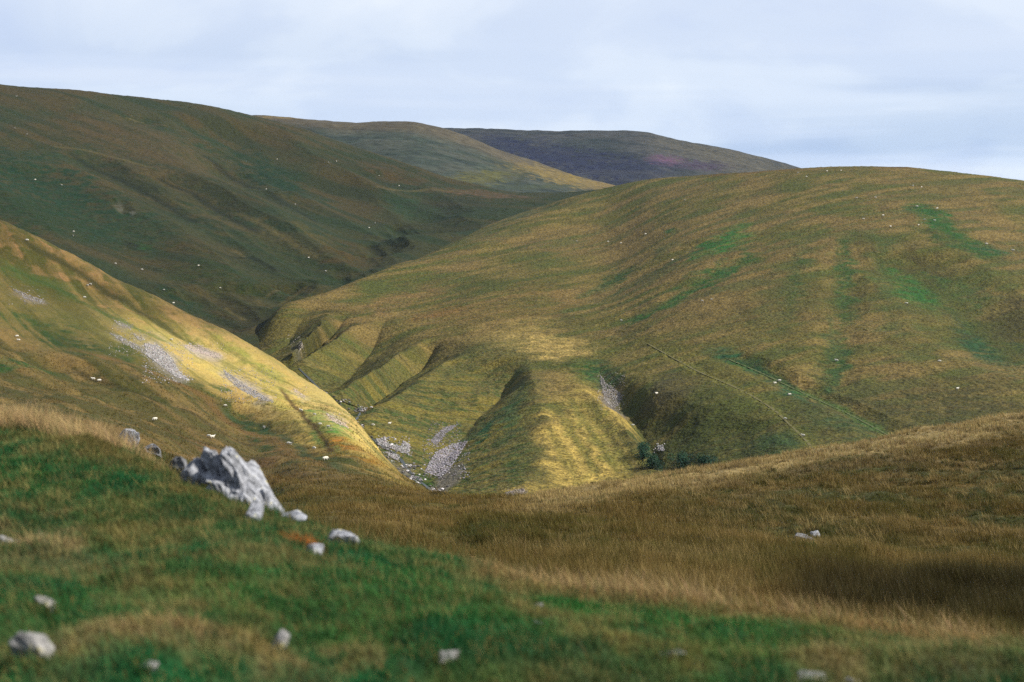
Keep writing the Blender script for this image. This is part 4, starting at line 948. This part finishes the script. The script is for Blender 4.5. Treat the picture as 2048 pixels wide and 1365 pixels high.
def stream_stones():
    V0, F0 = ICO[1]; Vs, Fs, Cs = [], [], []; off = 0
    for (cx, cy, n, sp) in [(645,791,40,10),(722,821,40,8),(709,852,46,9),(770,888,40,16),(815,935,40,12),(832,957,60,10),(868,984,50,9),(690,806,20,10)]:
        for _ in range(n):
            h = RIGHT.hit(cx + rng.normal(0, sp), cy + rng.normal(0, sp * .45)); s = rng.uniform(.35, 1.1)
            P = V0 * (1 + rng.uniform(-.3, .3, (len(V0), 1))) * np.array([1, .9, .6]) * s / 2
            Vs.append(P + h + np.array([0, 0, s * .15])); Fs.append(F0 + off); off += len(V0)
            Cs.append(np.broadcast_to(A(.11, .105, .11) * (rng.uniform(.3, 1.4) if rng.random() < .85 else 3.5), P.shape))
    F = np.concatenate(Fs)
    o = mesh_from('stream_stones', np.concatenate(Vs), F.ravel(), np.full(len(F), 3), M_SCREE, np.concatenate(Cs).clip(0, 1), smooth_=False)
    tag(o, 'dark wet stones scattered along the stream bed', 'stones', kind='stuff')
stream_stones()

# ------------------------------------------------------------------ worn paths on the grassy hill
M_PATH = ground_mat('trodden_path', .6, .3, .05, .03, .3)
def path(pts, w, col):
    me_o, C_ = ribbon('footpath', 'R', pts, w, M_PATH, .05)
    at = me_o.data.color_attributes.new('col', 'FLOAT_COLOR', 'POINT')
    at.data.foreach_set('color', np.tile(np.array([*col, 1], np.float32), len(me_o.data.vertices)))
    tag(me_o, kind='structure')
path([(1296,688),(1350,718),(1400,745),(1450,766),(1500,790),(1550,822),(1580,850),(1610,880),(1636,908)], .42, A(.072, .066, .03))
path([(1451,716),(1520,745),(1591,779),(1640,802),(1695,827),(1786,876)], .5, A(.05, .062, .024))

# ------------------------------------------------------------------ dark scrub in the gully
M_LEAF = attr_mat('scrub_leaves', .7, .2)
M_WOOD = attr_mat('scrub_wood', .9)
def bush(px, py, w, h, label, seed):
    r = np.random.default_rng(seed); base = RIGHT.hit(px, py + h * .45); k = base[1] / FPX
    root = bpy.data.objects.new('gully_bush', None); COL.objects.link(root); root.location = base
    tag(root, label, 'bush', 'dark bushes in the shaded gully')
    W_, H_ = w * k, h * k
    cl = np.stack([r.normal(0, .22, 22) * W_, r.normal(0, .22, 22) * W_, r.uniform(.15, .85, 22) * H_], -1)
    n = 2600; ci = r.integers(0, 22, n); d = r.normal(size=(n, 3)); d /= np.linalg.norm(d, axis=1)[:, None]
    p = cl[ci] + d * (r.uniform(.6, 1, n) * .20 * W_)[:, None]
    s = r.uniform(.10, .24, n); a_ = r.normal(size=(n, 3)); b__ = r.normal(size=(n, 3))
    a_ /= np.linalg.norm(a_, axis=1)[:, None]; b__ -= a_ * (a_ * b__).sum(1)[:, None]; b__ /= np.linalg.norm(b__, axis=1)[:, None]
    V = np.stack([p - a_ * s[:, None], p + b__ * s[:, None] * .6, p + a_ * s[:, None], p - b__ * s[:, None] * .6], 1)
    c = A(.018, .045, .026) * r.uniform(.5, 1.6, 22)[ci][:, None] * r.uniform(.7, 1.3, (n, 1))
    mesh_from('foliage', V.reshape(-1, 3), np.arange(n * 4), np.full(n, 4), M_LEAF, np.repeat(c, 4, 0), root, False)
    Vs, Fs = [], []; o_ = 0
    for q_ in cl[:7]:
        a0 = np.array([0, 0, -.4]); ring = np.array([[math.cos(t), math.sin(t), 0] for t in np.linspace(0, 2 * math.pi, 6)[:5]])
        Vs.append(np.concatenate([a0 + ring * .12, q_ + ring * .04])); 
        Fs += [[o_ + i, o_ + (i + 1) % 5, o_ + 5 + (i + 1) % 5, o_ + 5 + i] for i in range(5)]; o_ += 10
    V = np.concatenate(Vs); mesh_from('stem', V, np.array(Fs).ravel(), np.full(len(Fs), 4), M_WOOD, np.broadcast_to(A(.06, .045, .03), V.shape), root)
bush(1287, 902, 40, 34, 'dark green bush at the foot of the golden spur edge', 1)
bush(1306, 925, 44, 30, 'dark teal bush filling the bottom of the shaded gully', 2)
bush(1368, 920, 46, 26, 'low dark bush right of the small stone spill', 3)
bush(1414, 924, 34, 18, 'smallest dark bush just over the brown shoulder rim', 4)

# ------------------------------------------------------------------ sheep
def sheep_mesh(name, grazing):
    nodes = [((0,0,.62),.25), ((-.34,0,.62),.25), ((-.55,0,.60),.17), ((.30,0,.64),.25), ((.50,0,.70),.15)]
    edges = [(0,1),(1,2),(0,3),(3,4)]
    if grazing: nodes += [((.66,0,.46),.10), ((.80,0,.20),.075), ((.88,0,.10),.05)]
    else: nodes += [((.66,0,.88),.105), ((.82,0,.93),.085), ((.94,0,.86),.05)]
    edges += [(4,5),(5,6),(6,7)]
    for (px, sx, sy) in ((1,-.34,-.13),(1,-.34,.13),(3,.30,-.13),(3,.30,.13)):
        i = len(nodes); nodes += [((sx,sy,.40),.085), ((sx+.02,sy,.2),.045), ((sx,sy,.0),.045)]
        edges += [(px,i),(i,i+1),(i+1,i+2)]
    i = len(nodes); e0 = 6
    nodes += [((nodes[6][0][0]-.05, .15, nodes[6][0][2]+.08),.03), ((nodes[6][0][0]-.05,-.15,nodes[6][0][2]+.08),.03)]; edges += [(6,i),(6,i+1)]
    i = len(nodes); nodes += [((-.68,0,.42),.05)]; edges += [(2,i)]
    me = bpy.data.meshes.new(name); me.from_pydata([n[0] for n in nodes], edges, [])
    o = bpy.data.objects.new(name, me); COL.objects.link(o)
    sk = o.modifiers.new('skin', 'SKIN'); sk.use_smooth_shade = True
    for v, n in zip(me.skin_vertices[0].data, nodes): v.radius = (n[1], n[1])
    me.skin_vertices[0].data[0].use_root = True
    su = o.modifiers.new('sub', 'SUBSURF'); su.levels = 2; su.render_levels = 2
    dg = bpy.context.evaluated_depsgraph_get(); ev = o.evaluated_get(dg)
    out = bpy.data.meshes.new_from_object(ev); out.name = name
    bpy.data.objects.remove(o)
    co = np.empty(len(out.vertices) * 3, np.float32); out.vertices.foreach_get('co', co); co = co.reshape(-1, 3)
    body = smooth(.34, .44, co[:, 2]) * (co[:, 0] < .6)
    co += (((vnoise(co[:, 0] * 14 + co[:, 2] * 9, co[:, 1] * 14, 3) - .5) * .06 * body)[:, None] * np.array([.6, 1, .8])).astype(np.float32)
    out.vertices.foreach_set('co', co.ravel())
    out.materials.clear()
    m1, N1, L1 = new_mat('fleece'); N1['Principled BSDF'].inputs['Base Color'].default_value = (.46, .44, .39, 1); N1['Principled BSDF'].inputs['Roughness'].default_value = 1
    m2, N2, L2 = new_mat('dark_face'); N2['Principled BSDF'].inputs['Base Color'].default_value = (.10, .09, .085, 1)
    out.materials.append(m1); out.materials.append(m2)
    for p in out.polygons:
        c = p.center
        p.material_index = 1 if (c[0] > .70) or (c[2] < .18 and c[0] < .7) else 0
        p.use_smooth = True
    return out
SHEEP = [sheep_mesh('sheep', True), sheep_mesh('sheep_standing', False)]
flock = [
 # near hillside
 ('N',310,842,1.0,0,'white sheep nearest the viewer, alone on the brown flank above the upright grey rock'),
 ('N',186,761,1.0,1,'left sheep of the close pair on the brown flank'),('N',198,764,1.0,0,'right sheep of the close pair on the brown flank'),
 ('N',418,876,.95,0,'small sheep of the couple standing above the large slab outcrop'),('N',425,878,1.05,1,'larger sheep of the couple standing above the large slab outcrop'),
 ('N',528,858,1.0,1,'lone sheep in the dark green trod below the sunlit band'),('N',577,890,.9,0,'left sheep of the pair on the lower green trod'),('N',581,891,.9,1,'right sheep of the pair on the lower green trod'),
 ('N',628,900,.9,0,'sheep on the olive slope between the green trod and the orange bracken'),('N',651,922,1.0,0,'sheep furthest down the dark green trod near its end'),
 ('N',450,814,.9,0,'sheep just below the long grey scree tongue'),('N',602,824,1.0,1,'sheep beside the rusty ditch on the sunlit slope'),('N',629,832,.9,0,'sheep on the bright green flush just right of the rusty ditch'),
 ('N',657,857,1.0,1,'brightest sheep in the middle of the bright green flush'),('N',640,851,.8,0,'dim sheep at the ditch side of the bright green flush'),
 ('N',54,483,1.1,0,'sheep high on the left ridge under the brown crest'),('N',175,573,.9,0,'left sheep of two touching on the russet upper slope'),('N',181,571,1.0,1,'right sheep of two touching on the russet upper slope'),
 ('N',169,597,.9,0,'sheep in the green streak below the two touching sheep'),('N',343,682,1.0,1,'sheep at the top edge of the brightest scree'),
 ('N',34,675,.9,0,'upper sheep of two in the green hollow under the sunlit band'),('N',37,683,.9,1,'lower sheep of two in the green hollow under the sunlit band'),
 # stream side
 ('R',746,853,1.0,0,'sheep on the spur foot across the stream, nearer the water'),('R',779,850,1.0,1,'sheep on the spur foot across the stream, right of another'),('R',817,936,1.0,0,'sheep on the small green flat beside the stream'),
 # grassy hill
 ('R',1559,764,1.0,0,'upper sheep of three on the green trod of the grassy hill'),('R',1550,769,1.0,1,'left sheep of three on the green trod of the grassy hill'),('R',1579,792,1.0,0,'lowest sheep of three on the green trod of the grassy hill'),
 ('R',1570,840,.9,0,'sheep beside the bend of the pale footpath'),('R',1606,874,1.0,1,'sheep near the foot of the pale footpath'),
 ('R',1673,724,1.1,1,'sheep in the dark green gully down the middle of the grassy hill'),('R',1879,725,1.0,0,'sheep alone on the brown lower face right of the gully'),('R',1915,780,1.0,1,'lowest sheep on the right of the grassy hill, in a green patch'),
 ('R',1813,609,1.0,0,'sheep on the small green patch below the big bright green patch'),('R',1973,490,1.1,0,'sheep on the green band high on the right slope'),('R',2026,503,1.1,1,'sheep at the far end of the green band high on the right slope'),
 ('R',1654,344,1.0,0,'left sheep of two on the hill crest'),('R',1682,343,1.0,1,'right sheep of two on the hill crest'),('R',1596,347,.9,0,'sheep on the crest where it meets the distant heather hill'),('R',1613,355,.9,1,'sheep just under the crest near the distant heather hill'),
 ('R',1826,373,.9,0,'left sheep of two faint ones below the right crest'),('R',1843,376,.9,1,'right sheep of two faint ones below the right crest'),
 ('R',1713,398,1.0,0,'left sheep of two level ones under the summit'),('R',1751,397,1.0,1,'right sheep of two level ones under the summit'),
 ('R',1834,415,1.1,0,'sheep at the tip of the upper green streak'),('R',1874,419,1.1,1,'sheep right of the tip of the upper green streak'),
 ('R',1766,433,1.1,0,'sheep in the dark band under the two level sheep, right one'),('R',1727,440,1.0,1,'sheep in the dark band under the two level sheep, left one'),
 ('R',1849,441,.9,0,'left sheep of two on the upper green streak'),('R',1869,443,1.0,1,'right sheep of two on the upper green streak'),('R',1837,452,.9,0,'dim sheep just below the two on the upper green streak'),
 ('R',1781,455,1.0,1,'sheep on its own below the dark band near the summit'),
 ('R',1291,470,1.0,0,'sheep between the summit slope and the small green tuft'),('R',1242,488,.9,1,'sheep on the straw coloured upper left slope of the hill'),('R',1345,522,1.0,0,'sheep left of the bright green hollow'),
 ('R',1404,604,1.0,0,'left sheep of two in the middle of the straw slope'),('R',1423,601,.9,1,'right sheep of two in the middle of the straw slope'),('R',1242,643,1.0,0,'sheep at the bottom end of the long green streak'),
 ('R',1370,402,.9,1,'sheep on the upper slope facing the heather hill'),('R',1153,484,.9,0,'left sheep of two on the far left shoulder of the hill'),('R',1216,485,.9,1,'right sheep of two on the far left shoulder of the hill'),
 ('R',1313,790,1.1,1,'sheep in the brown patch of the shaded gully side'),('R',1266,853,.9,0,'sheep deep in the shaded gully behind the golden spur'),
 # back fell
 ('L',33,194,1.1,0,'sheep highest on the shaded fell under its skyline'),('L',30,258,1.0,1,'sheep on the upper shaded fell left of the green strip'),('L',54,270,1.0,0,'sheep just below and right of the upper fell sheep'),
 ('L',70,361,1.1,0,'sheep left of the earth scar on the dark fell'),('L',123,372,1.1,1,'brightest sheep on the dark fell, above the bare slip'),
 ('L',147,465,1.1,0,'upper sheep of two above the sunlit ridge on the dark fell'),('L',146,473,1.0,1,'lower sheep of two above the sunlit ridge on the dark fell'),
 ('L',231,529,1.0,0,'sheep near the ridge line on the dark fell'),('L',284,541,1.0,1,'sheep on the green flush right of the ridge line sheep'),('L',397,533,1.0,0,'sheep in the middle of the lower dark fell'),
 ('L',328,582,1.0,1,'sheep in the deep green hollow behind the ridge'),('L',347,608,1.0,0,'sheep in the last green strip behind the ridge'),
 ('L',440,578,1.0,0,'sheep above the first small rib of the valley'),('L',617,517,1.0,1,'sheep on the fell foot left of the stream ribs'),('L',651,544,1.0,0,'sheep lowest on the fell near the valley bend'),
 ('L',657,326,1.0,0,'left sheep of two below the fell shoulder'),('L',673,324,1.0,1,'right sheep of two below the fell shoulder'),('L',758,353,1.0,0,'sheep by the cluster of pale stones on the fell shoulder'),
 ('L',590,410,1.0,0,'sheep between the two long dark gullies'),('L',738,457,1.0,1,'left sheep of two near the fell gully mouth'),('L',750,448,1.0,0,'right sheep of two near the fell gully mouth'),
 ('L',554,320,1.0,1,'sheep in the deep green gully of the fell'),('L',798,373,1.0,0,'sheep at the end of the pale trod on the fell'),('L',532,380,1.0,1,'sheep beside the dark gully in mid fell'),
]
proto = None
for i, (s, px, py, sc, std, lab) in enumerate(flock):
    h = SURF[s].hit(px, py)
    if proto is None:
        o = proto = bpy.data.objects.new('sheep', SHEEP[std]); 
    else:
        o = proto.copy(); o.data = SHEEP[std]
    COL.objects.link(o)
    o.location = (h[0], h[1], h[2] + .06); o.scale = (sc * .88,) * 3
    n = SURF[s].normal_at(px, py)
    o.rotation_euler = (0, 0, random.choice((0, math.pi)) + random.uniform(-.7, .7))
    tag(o, lab, 'sheep', 'sheep grazing on the fells')

# ------------------------------------------------------------------ the air
def haze():
    lo = -275.0; hi = max(float(S.Z.max()) for S in SURF.values()) + 6
    x = 25500.0; y0, y1 = -24000.0, 27000.0
    V = [(sx, sy, sz) for sz in (lo, hi) for sx, sy in ((-x, y0), (x, y0), (x, y1), (-x, y1))]
    F = [(3, 2, 1, 0), (4, 5, 6, 7), (0, 1, 5, 4), (1, 2, 6, 5), (2, 3, 7, 6), (3, 0, 4, 7)]
    m = bpy.data.materials.new('haze_air'); m.use_nodes = True; N = m.node_tree.nodes; N.remove(N['Principled BSDF'])
    v = N.new('ShaderNodeVolumePrincipled'); v.inputs['Color'].default_value = (.42, .62, 1, 1); v.inputs['Density'].default_value = 0.000016; v.inputs['Anisotropy'].default_value = .2
    m.node_tree.links.new(v.outputs[0], N['Material Output'].inputs['Volume'])
    o = mesh_from('haze', np.array(V), np.array(F).ravel(), np.full(6, 4), m, smooth_=False)
    tag(o, 'thin blue air over the distant hills', 'haze', kind='stuff')
haze()



# ------------------------------------------------------------------ unseen clouds, shaped to throw the shade (above and to the right of the view)
def clouds():
    S = {'N': NEAR, 'R': RIGHT, 'L': LEFT, 'G': GREENF, 'H': HEATHF}
    pts = [
     # how much sun reaches the ground
     ('L',60,200,.10),('L',250,230,.12),('L',450,240,.12),('L',600,280,.10),('L',60,320,.05),('L',250,330,.08),('L',450,360,.08),('L',650,360,.08),('L',800,350,.10),('L',60,420,.03),('L',250,450,.03),('L',450,480,.06),('L',650,470,.08),('L',300,540,.03),('L',500,560,.06),('L',620,590,.10),('L',720,520,.08),('L',860,400,.10),('L',950,400,.18),('L',1080,400,.2),('L',900,440,.10),('L',480,620,.05),
     ('N',10,460,.14),('N',150,530,.16),('N',300,610,.22),('N',420,670,.40),('N',520,720,.50),('N',60,500,.15),('N',60,540,.16),('N',60,590,.13),('N',180,600,.14),('N',180,630,.20),('N',280,650,.36),('N',30,640,.06),('N',90,610,.14),('N',240,660,.35),('N',350,650,.3),('N',160,670,.16),('N',400,700,.55),('N',280,680,.8),('N',340,720,1),('N',420,720,.9),('N',460,770,1),('N',560,780,1),('N',600,850,1),('N',680,870,1),('N',740,910,1),('N',800,945,1),('N',720,850,.9),('N',640,790,.8),
     ('N',300,735,.25),('N',380,775,.35),('N',480,820,.55),('N',560,860,.4),('N',640,910,.3),('N',720,945,.45),('N',760,962,.5),('N',600,900,.15),('N',480,845,.15),('N',360,790,.10),('N',200,740,.10),('N',60,720,.10),('N',60,800,.10),('N',250,830,.10),('N',400,880,.10),('N',560,930,.10),('N',680,955,.10),('N',800,985,.12),
     ('N',100,900,.06),('N',300,1100,.08),('N',800,1200,.08),('N',1400,1300,.06),('N',700,1030,.12),('N',950,1040,.12),('N',1100,1100,.10),('N',1500,1080,.10),('N',1900,1120,.06),('N',1850,1230,.02),('N',1300,1000,.16),('N',1650,960,.18),('N',2000,900,.22),('N',1500,940,.3),('N',1800,890,.35),('N',2040,850,.35),
     ('R',600,650,.16),('R',650,620,.35),('R',640,690,.14),('R',720,700,.25),('R',700,760,.4),('R',760,760,.5),('R',820,720,.5),('R',800,800,.6),('R',880,790,.7),('R',850,870,.6),('R',920,900,.7),('R',980,870,.7),('R',1000,800,.6),('R',960,740,.75),('R',1040,960,.8),('R',920,980,.7),('R',780,880,.6),
     ('R',1050,690,1),('R',1120,700,1),('R',1100,740,.8),('R',1095,800,.85),('R',1130,860,1),('R',1110,930,1),('R',1180,950,1),('R',1180,900,1),('R',1220,900,1),('R',1270,930,.95),('R',1190,835,.9),('R',1150,790,.75),
     ('R',1220,760,.26),('R',1250,820,.24),('R',1300,880,.20),('R',1290,800,.22),('R',1340,800,.10),('R',1420,850,.14),('R',1350,930,.12),('R',1500,850,.16),('R',1560,820,.16),('R',1620,880,.16),('R',1750,850,.14),('R',1400,760,.2),('R',1320,700,.35),('R',1230,700,.4),('R',1200,660,.35),('R',1140,640,.3),
     ('R',900,600,.42),('R',800,590,.42),('R',1000,620,.6),('R',1000,540,.36),('R',860,540,.36),('R',1100,560,.36),('R',1200,580,.36),('R',1300,620,.38),('R',1150,480,.34),('R',1000,470,.34),('R',1250,420,.34),('R',1400,400,.30),('R',1550,370,.30),('R',1700,345,.40),('R',1850,350,.40),('R',2000,375,.35),('R',1300,520,.36),('R',1450,560,.36),('R',1450,480,.28),('R',1600,460,.26),('R',1800,440,.22),('R',1980,450,.24),('R',1500,660,.36),('R',1600,600,.32),('R',1700,560,.25),('R',1700,650,.25),('R',1800,580,.18),('R',1950,560,.14),('R',1850,680,.18),('R',2000,700,.10),('R',1650,740,.20),('R',1800,770,.14),('R',1950,820,.10),('R',2030,620,.16),
     ('G',560,240,.7),('G',640,255,.35),('G',760,250,.4),('G',860,265,.35),('G',700,300,.2),('G',800,330,.2),('G',900,330,.22),('G',960,300,.35),('G',1050,330,.5),('G',960,362,.7),('G',1060,360,.8),('G',1150,360,.9),('G',1210,372,1),('G',1080,375,.5),
     ('H',1000,280,.15),('H',1150,300,.10),('H',1250,330,.12),('H',1100,270,.15),('H',1300,280,.3),('H',1330,325,.5),('H',1420,310,.5),('H',1520,325,.5),('H',1280,345,.12),
    ]
    ZC = 950.0
    q = []; T = []
    for s, px, py, t in pts:
        h = S[s].hit(px, py); k = (ZC - h[2]) / SUN_DIR[2]
        q.append(h[:2] + SUN_DIR[:2] * k); T.append(t)
    q = np.array(q); T = np.array(T)
    st = 9.0
    ext = np.geomspace(20, 1900, 34)  # outer margin widens the sheet to dim the light from overhead
    gx = np.arange(q[:, 0].min() - 200, q[:, 0].max() + 200, st); gy = np.arange(q[:, 1].min() - 200, q[:, 1].max() + 200, st)
    gx = np.concatenate([gx[0] - ext[::-1], gx, gx[-1] + ext]); gy = np.concatenate([gy[0] - ext[::-1], gy, gy[-1] + ext[ext < 700]])
    X, Yg = np.meshgrid(gx, gy)
    num = np.zeros_like(X); den = np.zeros_like(X)
    wx = X + 50 * (fbm(X / 120, Yg / 120, 130, 3) - .5); wy = Yg + 50 * (fbm(X / 120, Yg / 120, 131, 3) - .5)
    for (a, b), t in zip(q, T):
        w = 1.0 / ((wx - a) ** 2 + (wy - b) ** 2 + 30.0) ** 1.7
        num += w * t; den += w
    c0 = 1.0 / (350.0 ** 2) ** 1.7
    tr = (num + .06 * c0) / (den + c0)
    tr = np.clip((tr - .02) * 1.22, 0, 1)
    tr = np.clip(tr * (.88 + .3 * fbm(X / 45, Yg / 45, 132, 4)), 0, 1)
    dens = 1 - tr
    lump = fbm(X / 160, Yg / 160, 133, 5)
    bot = np.stack([X, Yg, ZC - 6 * dens], -1).reshape(-1, 3)
    top = np.stack([X, Yg, ZC + 20 + 170 * dens * lump], -1).reshape(-1, 3)
    V = np.concatenate([bot, top]); nv = len(bot)
    F = grid_faces(len(gy), len(gx))
    keep = dens.ravel()[F].mean(1) > 0.02
    F = F[keep]
    # side walls where the sheet ends
    E = np.concatenate([F[:, [0, 1]], F[:, [1, 2]], F[:, [2, 3]], F[:, [3, 0]]])
    key = np.sort(E, 1); kk = key[:, 0].astype(np.int64) * nv + key[:, 1]
    u, inv, cnt = np.unique(kk, return_inverse=True, return_counts=True)
    B = E[cnt[inv] == 1]
    walls = np.stack([B[:, 1], B[:, 0], B[:, 0] + nv, B[:, 1] + nv], -1)
    allF = np.concatenate([F[:, ::-1], F + nv, walls])
    m, N, L = new_mat('cloud_vapour')
    N.remove(N['Principled BSDF'])
    at = N.new('ShaderNodeAttribute'); at.attribute_name = 'density'
    tr_ = N.new('ShaderNodeBsdfTransparent'); df = N.new('ShaderNodeBsdfDiffuse'); tl = N.new('ShaderNodeBsdfTranslucent')
    df.inputs['Color'].default_value = (.55, .58, .66, 1); tl.inputs['Color'].default_value = (.10, .115, .15, 1)
    m1 = N.new('ShaderNodeMixShader'); m1.inputs[0].default_value = .5; L.new(df.outputs[0], m1.inputs[1]); L.new(tl.outputs[0], m1.inputs[2])
    m2 = N.new('ShaderNodeMixShader'); L.new(at.outputs['Fac'], m2.inputs[0]); L.new(tr_.outputs[0], m2.inputs[1]); L.new(m1.outputs[0], m2.inputs[2])
    L.new(m2.outputs[0], N['Material Output'].inputs[0])
    o = mesh_from('clouds', V, allF.ravel(), np.full(len(allF), 4), m, attrs={'density': np.concatenate([dens.ravel(), dens.ravel() * .02])})
    tag(o, 'unseen broken grey cloud shaped to shade the hills and pass sun in gaps', 'clouds', kind='stuff')
clouds()
